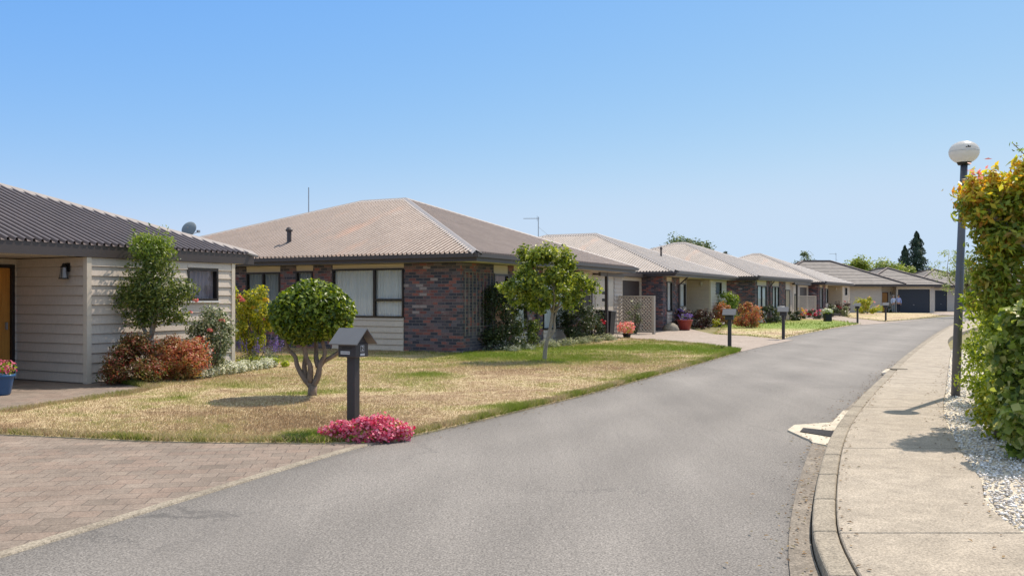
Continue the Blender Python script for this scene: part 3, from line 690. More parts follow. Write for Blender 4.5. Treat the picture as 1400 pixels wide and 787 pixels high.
    def garage_door(s, run, a, b, z1, mat='garage', n=8):
        f = MB(); w = .09
        run.box(f, a - w, a, -.1, .02, 0, z1 + w); run.box(f, b, b + w, -.1, .02, 0, z1 + w); run.box(f, a, b, -.1, .02, z1, z1 + w)
        g_ = MB(); h = (z1 - .02) / n
        for k in range(n):
            z = .02 + k * h; run.box(g_, a + .003, b - .003, -.08, -.05 + .0, z, z + h - .018); run.box(g_, a + .003, b - .003, -.08, -.062, z + h - .018, z + h)
        d_ = g_.build('garage_door', mat, s.r); f.build('door_frame', 'trim', d_)
        h_ = MB(); run.box(h_, (a + b) / 2 - .06, (a + b) / 2 + .06, -.05, -.02, .8, .83); h_.build('handle', 'steel', d_)
    def finish(s): pass
    def wall_light(s, run, a, z, style='lantern'):
        m = MB(); c = np.array(run.pt(a, .13, z)); run.box(m, a - .055, a + .055, .035, .06, z - .02, z + .14)
        arm = [run.pt(a, .05, z + .08), run.pt(a, .13, z + .13), run.pt(a, .15, z + .1)]; m.tube(arm, .012, 6)
        if style == 'lantern':
            m.lathe([(.0, .15), (.018, .15), (.03, .11), (.06, .09), (.065, .08), (.0, .08)], 8, (*c[:2], z - .02))
            for k in range(4):
                t = PI / 2 * k + .4; q = lambda r, zz: (c[0] + r * math.cos(t), c[1] + r * math.sin(t), zz); m.tube([q(.052, z + .06), q(.082, z - .14)], .008, 4)
            m.lathe([(.0, -.14), (.088, -.14), (.088, -.155), (0, -.155)], 8, (*c[:2], z))
            lo = m.build('wall_lantern', 'dark', s.r); g_ = MB().lathe([(.048, .055), (.074, -.135)], 8, (*c[:2], z)); g_.build('lantern_glass', 'lantern', lo)
        else:
            lo = m.build('wall_light', 'trim', s.r); MB().lathe([(0, .12), (.05, .1), (.06, 0), (.05, -.1), (0, -.12)], 10, (*c[:2], z)).build('light_shade', 'globe', lo, True)
    def downpipe(s, x, y, z0, z1, out):
        m = MB(); m.tube([(x, y, z0), (x, y, z1 - .35), (x + out[0], y + out[1], z1)], .04, 8); m.build('downpipe', 'fascia', s.r)
    # hip roof on a rectangle, ribbed steel
    def roof(s, x0, x1, y0, y1, zg, tan, mat='roof', rib=.155, cap='cap', gut=True):
        Wd, D = x1 - x0, y1 - y0; half = min(Wd, D) / 2
        prof = [(0, 0), (.62, 0), (.68, .9), (.72, 1), (.88, 1), (.92, .9), (.98, 0)]; hr = .056
        planes = [(lambda u, v: (x0 + v, y1 - u), D), (lambda u, v: (x1 - v, y0 + u), D), (lambda u, v: (x0 + u, y0 + v), Wd), (lambda u, v: (x1 - u, y1 - v), Wd)]
        ro = MB()
        for fn, Ln in planes:
            us = []; k = 0.0
            while k < Ln:
                for a, h in prof:
                    if k + a * rib < Ln: us.append((k + a * rib, h * hr))
                k += rib
            us.append((Ln, 0)); i0 = len(ro.v)
            bk = sorted(us + [(half, 0), (Ln - half, 0)]) if False else us
            for u, h in bk:
                vm = max(0, min(u, Ln - u, half)); a = fn(u, -.05); b = fn(u, vm)
                ro.v.append((a[0], a[1], zg - .05 * tan + h)); ro.v.append((b[0], b[1], zg + vm * tan + h))
            for k in range(len(bk) - 1):
                a = i0 + 2 * k; ro.f.append((a, a + 2, a + 3, a + 1)); ro.uv.append([(0, 0)] * 4)
        rf = ro.build('roof', mat, s.r)
        # ridge and hip flashings
        zr = zg + half * tan
        if Wd < D: A, B = (x0 + half, y0 + half), (x0 + half, y1 - half)
        else: A, B = (x0 + half, y0 + half), (x1 - half, y0 + half)
        corners = [((x0, y0), A), ((x1, y0), A if Wd < D else B), ((x0, y1), B if Wd < D else A), ((x1, y1), B)]
        cp = MB()
        def caps(p, q, zp, zq, s1, s2):           # s1/s2: downhill horizontal directions each side
            P = np.array((*p, zp)); Q = np.array((*q, zq)); up = np.array((0, 0, .038))
            for sd in (s1, s2):
                e = np.array((sd[0] * .2, sd[1] * .2, -.2 * tan))
                cp.face([P + up + (0, 0, .035), Q + up + (0, 0, .035), Q + up + e, P + up + e]); cp.face([P + up + e, Q + up + e, Q + e, P + e])
        for (cx, cy), ap in corners:
            sx = -1 if cx == x0 else 1; sy = -1 if cy == y0 else 1
            caps((cx, cy), ap, zg, zr, (sx, 0) if True else 0, (0, sy))
        if A != B:
            caps(A, B, zr, zr, *(((1, 0), (-1, 0)) if Wd < D else ((0, 1), (0, -1))))
        cp.build('ridge_flashing', cap, rf)
        # gutter fascia ring and soffit
        fa = MB(); t = .035; zb = zg - .235; zt = zg - .012
        fa.box(x0 - t, x0, y0 - t, y1 + t, zb, zt); fa.box(x1, x1 + t, y0 - t, y1 + t, zb, zt); fa.box(x0, x1, y0 - t, y0, zb, zt); fa.box(x0, x1, y1, y1 + t, zb, zt)
        fo = fa.build('fascia', 'fascia', s.r)
        gt = MB() if gut else None
        for (a, b, c_, d_) in ((x0 - t - .1, x0 - t - .004, y0 - t - .1, y1 + t + .1), (x1 + t + .004, x1 + t + .1, y0 - t - .1, y1 + t + .1), (x0 - t, x1 + t, y0 - t - .1, y0 - t - .004), (x0 - t, x1 + t, y1 + t + .004, y1 + t + .1)):
            if gut: gt.box(a, b, c_, d_, zt - .115, zt - .004)
        if gut: gt.build('gutter', 'fascia', fo)
        sf = MB(); sf.box(x0 + .002, x1 - .002, y0 + .002, y1 - .002, zb + .012, zb + .03); sf.build('soffit', 'soffit', s.r)
        return rf
    def tiled(s, x0, x1, y0, y1, zg, tan, mat='tile'):
        Wd, D = x1 - x0, y1 - y0; half = min(Wd, D) / 2; m = MB(); st = .36; k = 0
        while k * st < half:
            a = k * st; b = min(a + st, half)
            R0 = [(x0 + a, y0 + a), (x1 - a, y0 + a), (x1 - a, y1 - a), (x0 + a, y1 - a)]; R1 = [(x0 + b, y0 + b), (x1 - b, y0 + b), (x1 - b, y1 - b), (x0 + b, y1 - b)]
            za = zg + a * tan + .045; zb = zg + b * tan; zl = zg + a * tan - .002
            for i in range(4):
                j = (i + 1) % 4; m.face([(*R0[i], za), (*R0[j], za), (*R1[j], zb), (*R1[i], zb)]); m.face([(*R0[i], zl), (*R0[j], zl), (*R0[j], za), (*R0[i], za)])
            k += 1
        rf = m.build('roof', mat, s.r)
        c = MB(); zr = zg + half * tan + .05; A = (x0 + half, y0 + half); B = (x1 - half, y0 + half) if Wd > D else (x0 + half, y1 - half)
        for p, q in (((x0, y0), A), ((x0, y1), A if Wd > D else B), ((x1, y0), B if Wd > D else A), ((x1, y1), B)): c.tube([(*p, zg + .05), (*q, zr)], .11, 6)
        if A != B: c.tube([(*A, zr), (*B, zr)], .11, 6)
        c.build('ridge_flashing', 'tile2', rf)
        f = MB(); f.box(x0 - .03, x1 + .03, y0 - .03, y1 + .03, zg - .22, zg - .01); f.build('fascia', 'fascia', s.r)

def house_A(label, loc, rz, x1, D, zg=2.81, yov=.75, tan=.364, front=None, side=None, mat='roof', xe=10.0):
    h = House('brick_house', label, loc, rz); zs = zg - .24; h.zs = zs
    fr = Run((0, D), (0, 0)); sd = Run((0, 0), (xe, 0)); L_ = fr.L
    h.wall(fr, [(L_ - b, L_ - a, ty, kw[0] if kw else {}) for (a, b, ty, *kw) in front])
    h.wall(sd, side)
    rt = Run((xe, 0), (xe, .93)); h.wall(rt, [(.0, .93, 'board')])
    pb_ = Run((xe, .93), (x1 - .45, .93)); h.wall(pb_, [(.12, pb_.L, 'board')])
    en = Run((x1 - .45, .93), (x1 - .45, D)); h.wall(en, [(0.12, en.L, 'board')])
    bk = Run((x1 - .45, D), (0, D)); h.wall(bk, [(.12, bk.L, 'board')])
    h.finish(); rf = h.roof(-.5, x1, -yov, D + .6, zg, tan, mat)
    p = MB().box(xe + .75, xe + .86, -.35, -.24, 0, zs - .02); p.box(xe + .72, xe + .89, -.38, -.21, 0, .12); p.build('porch_post', 'fascia', h.r)
    bm = MB().box(xe + .05, x1 - .1, -.34, -.25, zs - .16, zs - .015); bm.build('porch_beam', 'fascia', h.r)
    return h, rf
def house_B(label, loc, rz, x1, D, zg=2.81, yov=.75, tan=.364, front=None, side=None, mat='roof', wx=8.0, rec=1.55, wl=3.64, wwin=(2.34, 3.19), light='lantern', wcur='drape', gut=True, dz=2.1):
    h = House('brick_house', label, loc, rz); zs = zg - .24; h.zs = zs; wy = -.3
    fr = Run((0, D), (0, 0)); L_ = fr.L; h.wall(fr, [(L_ - b, L_ - a, ty, kw[0] if kw else {}) for (a, b, ty, *kw) in front])
    sd = Run((0, 0), (4.2, 0)); h.wall(sd, side)
    r1 = Run((4.2, 0), (4.2, rec)); h.wall(r1, [(.0, rec, 'board')])
    r2 = Run((4.2, rec), (wx, rec)); h.wall(r2, [(.12, r2.L - 1.16, 'board'), (r2.L - 1.16, r2.L - .06, 'door', dict(z1=dz)), (r2.L - .06, r2.L, 'board')])
    r3 = Run((wx, rec), (wx, wy)); h.wall(r3, [(.0, r3.L - .06, 'board')])
    r4 = Run((wx, wy), (wx + wl, wy)); z1 = zs - .13
    h.wall(r4, [(.06, wwin[0], 'board'), (wwin[0], wwin[1], 'win', dict(z0=zs - .81, z1=z1, cur=wcur, sill=True, above='board')), (wwin[1], wl - .06, 'board')])
    for q in ((wx - .035, wx + .062), (wx + wl - .062, wx + wl + .035)): h.trimbox(q[0], q[1], wy - .042, wy + .06, 0, zs)
    r5 = Run((wx + wl, wy), (wx + wl, D)); h.wall(r5, [(.06, r5.L, 'board')])
    r6 = Run((wx + wl, D), (0, D)); h.wall(r6, [(.12, r6.L, 'board')])
    h.finish(); rf = h.roof(-.5, x1, -yov, D + .6, zg, tan, mat, gut=gut)
    h.wall_light(r3, r3.L - .47, zs - .24, light)
    return h, rf

RZ = math.atan2(d1[1], d1[0])
# --- nearest house on the left
C1 = np.array((-7.78, 16.07)); O1 = C1 - 8 * d1 - .3 * n1
fB = [(0, 1.9, 'brick'), (1.9, 4.4, 'win', dict(mull=(.6,))), (4.4, 13.2, 'brick')]
H1, rf1 = house_B('beige weatherboard house at the far left with orange front door and black lantern', (*O1, 0), RZ, 12.2, 13.2, zg=2.57, yov=.33, gut=False, dz=2.22, front=fB, side=[(.12, 4.2, 'brick')], rec=1.7, tan=.375, mat='roofdark')
# --- second house, brick, in the middle
C2 = np.array((-1.42, 24.6))
f2 = [(0, 1.92, 'brick'), (1.92, 4.5, 'win', dict(z0=1.0, z1=2.44, mull=(.0 + .405,), trans=[(0, .405, .36)])), (4.5, 5.24, 'brick'),
      (5.24, 5.9, 'win', dict(z0=1.0, z1=2.4, cur='blind', below='brick')), (5.9, 6.54, 'brick'), (6.54, 7.94, 'win', dict(z0=.9, z1=2.38, mull=(.5,), cur='blind', below='brick')), (7.94, 14, 'brick')]
# runs are laid from y=D to 0, so fractions mirror
f2[1][3]['mull'] = (.6,); f2[1][3]['trans'] = [(.6, 1.0, .36)]
s2 = [(.12, 1.95, 'brick'), (1.95, 2.9, 'win', dict(z0=.35, z1=2.3, cur='terra')), (2.9, 3.3, 'brick'), (3.3, 4.25, 'win', dict(z0=.5, z1=2.3)), (4.25, 5.5, 'brick'), (5.5, 7.6, 'win', dict(z0=.5, z1=2.3, mull=(.5,))), (7.6, 9.1, 'brick'), (9.1, 10.0, 'door', dict(mat='garage'))]
H2, rf2 = house_A('dark red and charcoal brick house with hip roof behind the round topiary tree', (*C2, 0), RZ, 12.85, 14.0, front=f2, side=s2)
H2.downpipe(4.95, -.06, 0, 2.56, (0, -.55))
# --- third
C3 = np.array((7.12, 41.5))
s3 = [(.12, .68, 'brick'), (.68, 1.55, 'win', dict(z0=.9, z1=2.35)), (1.55, 2.9, 'brick'), (2.9, 4.0, 'win', dict(z0=1.1, z1=2.3)), (4.0, 4.2, 'brick')]
f3 = [(0, 14.4, 'brick')]
H3, rf3 = house_B('brick and beige house behind the diamond lattice trellis and red flower pot', (*C3, 0), RZ, 12.2, 14.4, front=f3, side=s3, mat='roof2', wx=7.96, rec=1.5, wl=3.7, wwin=(1.2, 2.6), light='globe', wcur='blind')
H3.downpipe(2.62, -.06, 0, 2.56, (-.3, -.5))
# --- fourth
a4 = rad(31); d4 = np.array((math.sin(a4), math.cos(a4))); n4 = np.array((d4[1], -d4[0])); C4 = np.array((14.7, 53.1))
s4 = [(.12, .5, 'brick'), (.5, 2.6, 'win', dict(z0=.5, z1=2.3, mull=(.5,))), (2.6, 4.0, 'brick'), (4.0, 5.7, 'win', dict(z0=.5, z1=2.3, mull=(.5,))), (5.7, 7.4, 'brick'), (7.4, 8.6, 'door', dict(mat='board2'))]
H4, rf4 = house_A('dark brick house with slim porch post behind the bright green lawn', (*C4, 0), PI / 2 - a4, 13.6, 14.0, zg=2.86, yov=.32, front=f3[:0] + [(0, 14.0, 'brick')], side=s4, mat='roof2', xe=8.6)
H4.downpipe(3.2, -.06, 0, 2.6, (.3, -.2))
# --- fifth
a5 = rad(30); d5 = np.array((math.sin(a5), math.cos(a5))); n5 = np.array((d5[1], -d5[0])); C5 = np.array((24.33, 69.7))
s5 = [(.12, .6, 'brick'), (.6, 1.7, 'win', dict(z0=.7, z1=2.35)), (1.7, 3.0, 'brick'), (3.0, 4.0, 'win', dict(z0=1.1, z1=2.3)), (4.0, 4.2, 'brick')]
H5, rf5 = house_B('farthest brick house of the steel roofed row with beige end wing', (*C5, 0), PI / 2 - a5, 13.0, 13.0, tan=.39, yov=.6, front=[(0, 13, 'brick')], side=s5, mat='roof2', wx=9.0, wl=3.7, wwin=(1.3, 2.5), light='globe', wcur='blind')

# --- flat fronted garages between the pairs
def garage(label, O, rz, x0, x1, y, door, panel, bd=None):
    h = House('garage', label, (*O, 0), rz, 2.52, 'board', 'garage'); fr = Run((x0, y), (x1, y))
    p0, p1 = panel
    h.wall(fr, [(0, p0 - x0, 'board'), (p1 - x0, door[0] - .09 - x0, 'board')])
    a, b = p0 - x0, p1 - x0; pm = MB(); fr.box(pm, a, b, -.1, .0, 0, 2.52); fr.box(pm, a + .12, b - .12, .0, .025, .1, 2.3); po = pm.build('cupboard_door', 'trim', h.r)
    sl_ = MB()
    for z in (1.42, 1.72): fr.box(sl_, (a + b) / 2 - .3, (a + b) / 2 + .3, .026, .04, z, z + .12)
    sl_.build('letter_slot', 'dark', po)
    h.garage_door(fr, door[0] - x0, door[1] - x0, 2.36)
    if x1 - door[1] > .12: h.wall(fr, [(door[1] + .09 - x0, x1 - x0, 'board')])
    h.header(fr, door[0] - .09 - x0, door[1] + .09 - x0, 2.452, 2.52)
    y1 = y + 6.2; h.wall(Run((x1, y), (x1, y1)), [(.12, 6.2, 'board')]); h.wall(Run((x1, y1), (x0, y1)), [(.12, x1 - x0, 'board')]); h.wall(Run((x0, y1), (x0, y)), [(.12, 6.08, 'board')])
    h.finish()
    rf = MB().box(x0 - .02, x1 + .02, y - .3, y1 + .1, 2.53, 2.71); rf.build('flat_roof', 'fascia', h.r)
    return h
garage('brown roller door garage beside the wheelie bin, between second and third houses', C2, RZ, 12.46, 19.0, .97, (16.2, 18.8), (12.7, 15.1))
garage('distant brown garage with lattice screen in front, between fourth and fifth houses', C4, PI / 2 - a4, 13.2, 18.6, .97, (15.7, 18.3), (13.4, 15.2))
# cupboard wall on the fourth house porch is plain boards; add the slotted panel as part
# --- tiled buildings across the end of the street
HF = House('tiled_house', 'long beige house with grey tiled roof and charcoal garage door at street end', (0, 0, 0), 0, 2.66)
fw = Run((26.0, 89.0), (37.5, 89.0)); HF.wall(fw, [(.0, 6.0, 'board'), (6.0, 11.5, 'board')])
HF.wall(Run((37.5, 89.0), (37.5, 90.2)), [(.0, 1.2, 'board')])
en = Run((37.5, 90.2), (39.1, 90.2)); HF.wall(en, [(.12, .25, 'board'), (.25, 1.15, 'door'), (1.15, 1.6, 'board')])
HF.wall(Run((39.1, 90.2), (39.1, 89.4)), [(0.02, .8, 'board')])
gr = Run((38.3, 89.4), (43.0, 89.4)); HF.wall(gr, [(.8, .91, 'board'), (4.35, 4.7, 'board')]); HF.garage_door(gr, 1.0, 4.26, 2.4, 'slate', 6)
HF.window(fw, 9.2, 9.9, z0=1.5, z1=2.3) if False else None
HF.header(gr, .91, 4.35, 2.492, 2.66)
HF.wall(Run((43.0, 89.4), (43.0, 99)), [(.12, 9.6, 'board')]); HF.wall(Run((43.0, 99), (26, 99)), [(.12, 17.0, 'board')]); HF.wall(Run((26, 99), (26, 89)), [(.12, 10, 'board')])
HF.finish(); HF.tiled(25.5, 39.6, 88.2, 99.4, 2.88, .45); HF.tiled(35.6, 44.0, 88.9, 99.6, 2.87, .42); HF.wall_light(en, 1.38, 2.0)
HG = House('tiled_garage', 'set back garage with charcoal door at the right end of the street', (0, 0, 0), 0, 2.66, 'board', 'garage')
g3 = Run((45.0, 98.0), (52, 98.0)); HG.wall(g3, [(.0, 2.13, 'board'), (3.67, 7.0, 'board')]); HG.garage_door(g3, 2.22, 3.58, 2.35, 'slate', 6); HG.header(g3, 2.13, 3.67, 2.442, 2.66)
HG.wall(Run((52, 98), (52, 107)), [(.12, 9, 'board')]); HG.wall(Run((52, 107), (45, 107)), [(.12, 7, 'board')]); HG.wall(Run((45, 107), (45, 98)), [(.12, 8.9, 'board')])
HG.finish(); HG.tiled(44.4, 53.4, 97.2, 107.6, 2.88, .42)
HB = House('tiled_house', 'brown roofed house only its ridge showing behind the grey tiled roof', (0, 0, 0), 0, 4.0)
b1 = [(38, 118), (50, 118), (50, 128), (38, 128)]
for p, q in zip(b1, b1[1:] + b1[:1]): r_ = Run(p, q); HB.wall(r_, [(.12, r_.L, 'board')])
HB.finish(); HB.tiled(37.4, 50.6, 117.4, 128.6, 4.2, .41, 'tile2')
HR = House('tiled_house', 'grey roofed house half hidden by the pale tree beyond the lamp', (0, 0, 0), 0, 2.9)
b1 = [(54, 108), (70, 108), (70, 118), (54, 118)]
for p, q in zip(b1, b1[1:] + b1[:1]): r_ = Run(p, q); HR.wall(r_, [(.12, r_.L, 'board')])
HR.finish(); HR.tiled(53.4, 70.6, 107.4, 118.6, 3.1, .4)

# roof furniture
def on_roof(h, x, y, zg, tan, x0, y0, plane): return zg + tan * ((x + .5) if plane == 'front' else (y - y0))
def flue(h, x, y, z, hh=.5, r=.06):
    m = MB().tube([(x, y, z - .1), (x, y, z + hh)], r, 10); m.lathe([(r * 1.5, 0), (r * 1.6, .05), (r * .9, .12), (0, .14)], 10, (x, y, z + hh - .02)); m.lathe([(r * 2.2, -.06), (r * 1.1, .06)], 10, (x, y, z)); m.build('flue', 'fascia', h.r)
flue(H2, .95, 7.0, 2.81 + .364 * 1.45, .42, .075)
flue(H3, 6.0, 1.9, 2.81 + .364 * 2.65, .45, .05)
def to_world(h_loc, rz, p): c, s_ = math.cos(rz), math.sin(rz); return (h_loc[0] + p[0] * c - p[1] * s_, h_loc[1] + p[0] * s_ + p[1] * c, p[2])
# satellite dish beyond the hip of the first house
dq = np.array((-7.62, 20.7)); ds = thing('satellite_dish', 'grey satellite dish peeking over the hip of the leftmost roof', 'satellite dish', (*dq, 2.75), rad(-28))
m = MB().lathe([(.0, .1), (.12, .092), (.24, .068), (.34, .03), (.4, 0), (.405, -.006), (.34, .016), (.24, .054), (.12, .078), (0, .086)], 28)
o = m.build('reflector', 'dish', ds, True); o.rotation_euler = (rad(68), 0, rad(18)); o.location = (0, 0, .46); o.scale = (.46,) * 3
m = MB().tube([(0, .0, -.4), (0, 0, .4), (0, -.04, .5)], .02, 8); m.build('mast', 'steel', ds); m = MB().tube([(0, 0, .3), (.06, .22, .4)], .01, 6); m.box(.03, .09, .2, .26, .38, .44); m.build('feed_arm', 'steel', ds)
def aerial(label, px, Y, z0, z1, yagi):
    X = (px - 700) / F * Y; a = thing('aerial', label, 'aerial', (X, Y, z0)); MB().tube([(0, 0, -.4), (0, 0, z1 - z0)], .02, 6).build('mast', 'steel', a)
    if yagi:
        m = MB(); h = z1 - z0 - .08; m.tube([(.05, 0, h), (-.75, .1, h)], .014, 6)
        for k in range(8): x = -.1 - .085 * k; m.tube([(x, -.22 + .01 * k, h), (x, .22 - .01 * k, h)], .008, 5)
        for k in (-1, 1): m.tube([(-.06, 0, h), (-.06, 0, h + k * .14)], .008, 5)
        m.build('antenna', 'steel', a); MB().tube([(0, 0, h * .55), (.75, .2, -.1)], .006, 5).build('stay', 'steel', a)
aerial('thin bare aerial pole on the ridge of the middle brick house', 422, 33.5, 4.55, 5.78, False)
aerial('television aerial with crossbars rising between second and third roofs', 736, 44, 4.6, 5.62, True)
aerial('small distant aerial on the grey tiled roof', 1143, 98, 5.2, 6.5, True)

# ------------------------------------------------------------------ lamp post, letterboxes
lp = thing('street_lamp', 'grey street lamp post with white globe beside the hedge', 'street lamp', (*G(1306, 549), 0)); Yl = G(1306, 549)[1]
top = (.135, 0, 3.62); MB().tube([(0, 0, -.05), (.06, 0, 1.7), top], [.066, .06, .05], 16).build('pole', 'pole', lp, True)
MB().lathe([(.0, 0), (.085, 0), (.1, .03), (.105, .05), (0, .05)], 18, top).build('collar', 'dark', lp, True)
gc = (top[0], top[1], top[2] + .19); prof = [(.215 * math.sin(t) * (1 - .04 * math.cos(t)), .175 * -math.cos(t)) for t in np.linspace(.42, PI, 26)]
gb = MB().lathe(prof, 36, gc).build('globe', 'globe', lp, True)
MB().lathe([(.209, .012), (.2165, .012), (.2165, .02), (.209, .02)], 36, (gc[0], gc[1], gc[2])).build('seam', 'label', gb, True)
m = MB()
def dab(ax, zz, pts):                              # dark flecks lying on the globe skin
    P = []
    for dx, dz in pts:
        z = zz + dz; ct = max(-1, min(1, -(z) / .175)); r = .215 * math.sqrt(max(0, 1 - ct * ct)) + .004; a = ax + dx / .2
        P.append((gc[0] + r * math.sin(a), gc[1] - r * math.cos(a), gc[2] + z))
    m.face(P)
dab(-.22, .045, [(-.035, 0), (-.012, 0), (-.004, .016), (-.016, .02)]); dab(-.12, .045, [(-.02, 0), (.018, .002), (.02, .03), (.004, .018), (-.012, .045), (-.022, .02)]); dab(1.05, .045, [(-.014, 0), (.012, 0), (.01, .018), (-.006, .016)])
m.build('stain', 'dark', gb)

def letterbox(label, loc, rz, plaque=False):
    lb = thing('letterbox', label, 'letterbox', (*loc, 0), rz, 'letterboxes along the road')
    m = MB().box(-.055, .055, -.055, .055, -.05, .93); bevel(m.build('post', 'letter', lb), .008)
    m = MB().box(-.125, .125, -.125, .125, .90, 1.06); bx = bevel(m.build('box', 'letter', lb), .005, 1)
    # roof: ridge along local y, slopes facing -x and +x
    r = MB()
    for s_ in (-1, 1):
        a = [(s_ * .2, -.2, 1.045), (s_ * .2, .2, 1.045), (0, .2, 1.225), (0, -.2, 1.225)]
        r.mesh8([*a, *[(x + s_ * .006, y, z + .012) for x, y, z in a]])
    r.build('roof', 'letterroof', lb)
    g_ = MB()
    g_.face([(-.12, -.11, 1.06), (.12, -.11, 1.06), (0, -.11, 1.19)]); g_.face([(-.12, .11, 1.06), (.12, .11, 1.06), (0, .11, 1.19)]); g_.build('gable', 'letter', lb)
    s_ = MB().box(-.1285, -.1255, -.07, .07, 1.0, 1.018); s_.build('slot', 'dark', bx)
    return lb, bx
L1, bx = letterbox('nearest brown letterbox on a post above pink flowers, gable facing the road', G(483, 592), RZ)
cop = [('letterbox standing at the tip of the front lawn by the driveway', (997.5, 477)), ('letterbox before the orange bushes, at the near corner of the second lawn', (1071, 464)), ('letterbox at the far end of the bright green lawn', (1172.4, 442)), ('farthest letterbox, in front of the couple by the garage', (1211, 438.8))]
for lab, p in cop: dup(L1, G(*p), RZ + rad(random.uniform(-6, 6)), lab)
# plaques on the nearest box only (front = -x face, road side = -y face)
m = MB().box(-.1295, -.1255, -.045, .085, .935, .972); m.build('name_strip', 'label', bx)
m = MB().box(-.034, .05, -.1285, -.1255, .915, .942); m.build('name_strip', 'label', bx)
pq = MB().box(-.03, .04, -.1285, -.1255, .962, 1.035); po = pq.build('number_plaque', 'label', bx); MB().box(-.024, .034, -.1300, -.1288, .968, 1.029).build('plaque_face', 'letter', po)
fc = bpy.data.curves.new('numeral', 'FONT'); fc.body = '2'; fc.size = .075; fc.extrude = .0006; fc.align_x = 'CENTER'; fc.align_y = 'CENTER'
fo = bpy.data.objects.new('numeral_tmp', fc); COL.objects.link(fo); bpy.context.view_layer.update()
me = bpy.data.meshes.new_from_object(fo.evaluated_get(bpy.context.evaluated_depsgraph_get())); COL.objects.unlink(fo); bpy.data.objects.remove(fo)
me.materials.clear(); me.materials.append(M['white']); nm = link('numeral', me, po); nm.location = (.005, -.1306, .998); nm.rotation_euler = (PI / 2, 0, 0)
m = MB()
for k in range(6): m.box(-.1302, -.1296, -.036 + k * .019, -.036 + k * .019 + .013, .949, .958)
m.build('strip_print', 'ink', bx)

# ------------------------------------------------------------------ planting
def plant(name, label, cat, loc, group=None): return thing(name, label, cat, (*loc[:2], loc[2] if len(loc) > 2 else 0), 0, group)
def bush(name, label, px, py, w, h, mat, n, leaf, cat='bush', nc=18, depth=.8, asp=.5, group=None, flowers=None, base=.02, up=.4, stem=True, loc=None):
    P0 = loc if loc is not None else G(px, py); b = plant(name, label, cat, P0, group); rx = w / 2
    P, O = clumps((0, 0, base + h * .44), (rx, rx * depth, h * .58), nc, min(rx, h * .5) * .42, n, .8, .85, .01); P[:, :2] *= (1 + .28 * np.clip(.45 - P[:, 2:3] / h, 0, .45))
    leaves('foliage', P, O, leaf, mat, b, asp, up)
    if stem:
        m = MB()
        for k in range(7): pts, rs = limb((R.normal() * .04, R.normal() * .04, -.04), (R.normal() * rx * .45, R.normal() * rx * .4, h * R.uniform(.5, .85)), .014, .005, .12); m.tube(pts, rs, 5)
        m.build('stem', 'barkdark', b)
    if flowers:
        fm, fn, fs = flowers; P, O = clumps((0, 0, base + h * .58), (rx * 1.02, rx * depth, h * .5), max(6, fn // 12), min(rx, h * .5) * .2, fn, .92, 1, .05)
        k = P[:, 2] > h * .35; o = leaves('blossom', P[k], O[k], fs, fm, b, .8, .5); o['kind'] = 'stuff'
    return b
# round topiary tree
tp = plant('topiary_tree', 'clipped mushroom shaped tree on twisting bare limbs in the front lawn', 'tree', G(427, 544))
P, O = ell((0, 0, 1.36), (.68, .66, .5), 10500, .26, .06); k = P[:, 2] > 1.36 - .43 + .06 * np.sin(P[:, 0] * 9) + .04 * np.sin(P[:, 1] * 13); P, O = P[k], O[k]
P[:, 2] = np.where(P[:, 2] < 1.3, 1.3 - (1.3 - P[:, 2]) * 1.1, P[:, 2])
leaves('crown', P, O, .08, 'f_topiary', tp, .52, .5, .95)
m = MB(); m.tube([(0, 0, -.05), (.0, 0, .1), (.01, 0, .2)], [.085, .075, .07], 10)
arms = [[(0, 0, .17), (-.12, 0, .3), (-.24, .02, .5), (-.28, .02, .66), (-.4, .02, .8), (-.44, .02, 1.05)], [(0, 0, .16), (-.1, .05, .28), (-.14, .06, .5), (-.12, .05, .7), (-.2, .05, .95), (-.3, .1, 1.2)],
        [(.02, 0, .2), (.1, -.02, .35), (.13, -.02, .55), (.2, 0, .7), (.16, 0, .9), (.1, -.05, 1.25)], [(.02, 0, .2), (.08, .02, .36), (.14, .05, .55), (.34, .1, .68), (.42, .1, .78), (.42, .12, 1.05)],
        [(-.04, 0, .26), (-.02, -.05, .5), (-.08, -.06, .65), (-.1, -.08, .85), (-.08, -.1, 1.15)], [(.1, 0, .5), (.05, .05, .62), (.04, .1, .8), (.0, .15, 1.1)]]
for A in arms: m.tube(spline(A, 4), list(np.linspace(.05, .022, 4 * (len(A) - 1) + 1)), 8)
m.build('trunk', 'bark', tp, True)
# young light-green tree
t2 = plant('young_tree', 'young light green tree with forked grey trunk on the lawn edge', 'tree', G(747, 494))
cl = [((-.05, 0, 2.35), (.75, .7, .52), 2600), ((-.62, .05, 2.0), (.5, .5, .42), 1500), ((.6, .1, 2.1), (.55, .5, .45), 1600), ((.1, -.3, 1.9), (.65, .5, .45), 1500), ((.9, 0, 1.85), (.32, .32, .26), 500), ((-.95, 0, 1.78), (.22, .25, .25), 350), ((.3, .2, 2.62), (.4, .4, .28), 800), ((-.4, 0, 2.6), (.36, .36, .26), 650), ((0, 0, 1.5), (.55, .45, .28), 800), ((.62, -.1, 1.5), (.35, .3, .24), 450), ((-.6, -.1, 1.55), (.32, .3, .22), 380)]
Ps, Os = [], []
for c, r, n in cl:
    P, O = clumps(c, np.array(r) * 1.05, max(6, n // 110), .23, int(n * 1.0), .9, .85, None, .65); Ps.append(P); Os.append(O)
leaves('crown', np.concatenate(Ps), np.concatenate(Os), .1, 'f_tree', t2, .48, .45, .8)
m = MB(); A = spline([(-.05, 0, -.05), (-.02, 0, .35), (.08, 0, .75), (.15, 0, 1.2), (.2, 0, 1.75), (.1, 0, 2.3)], 4); m.tube(A, list(np.linspace(.06, .02, len(A))), 9)
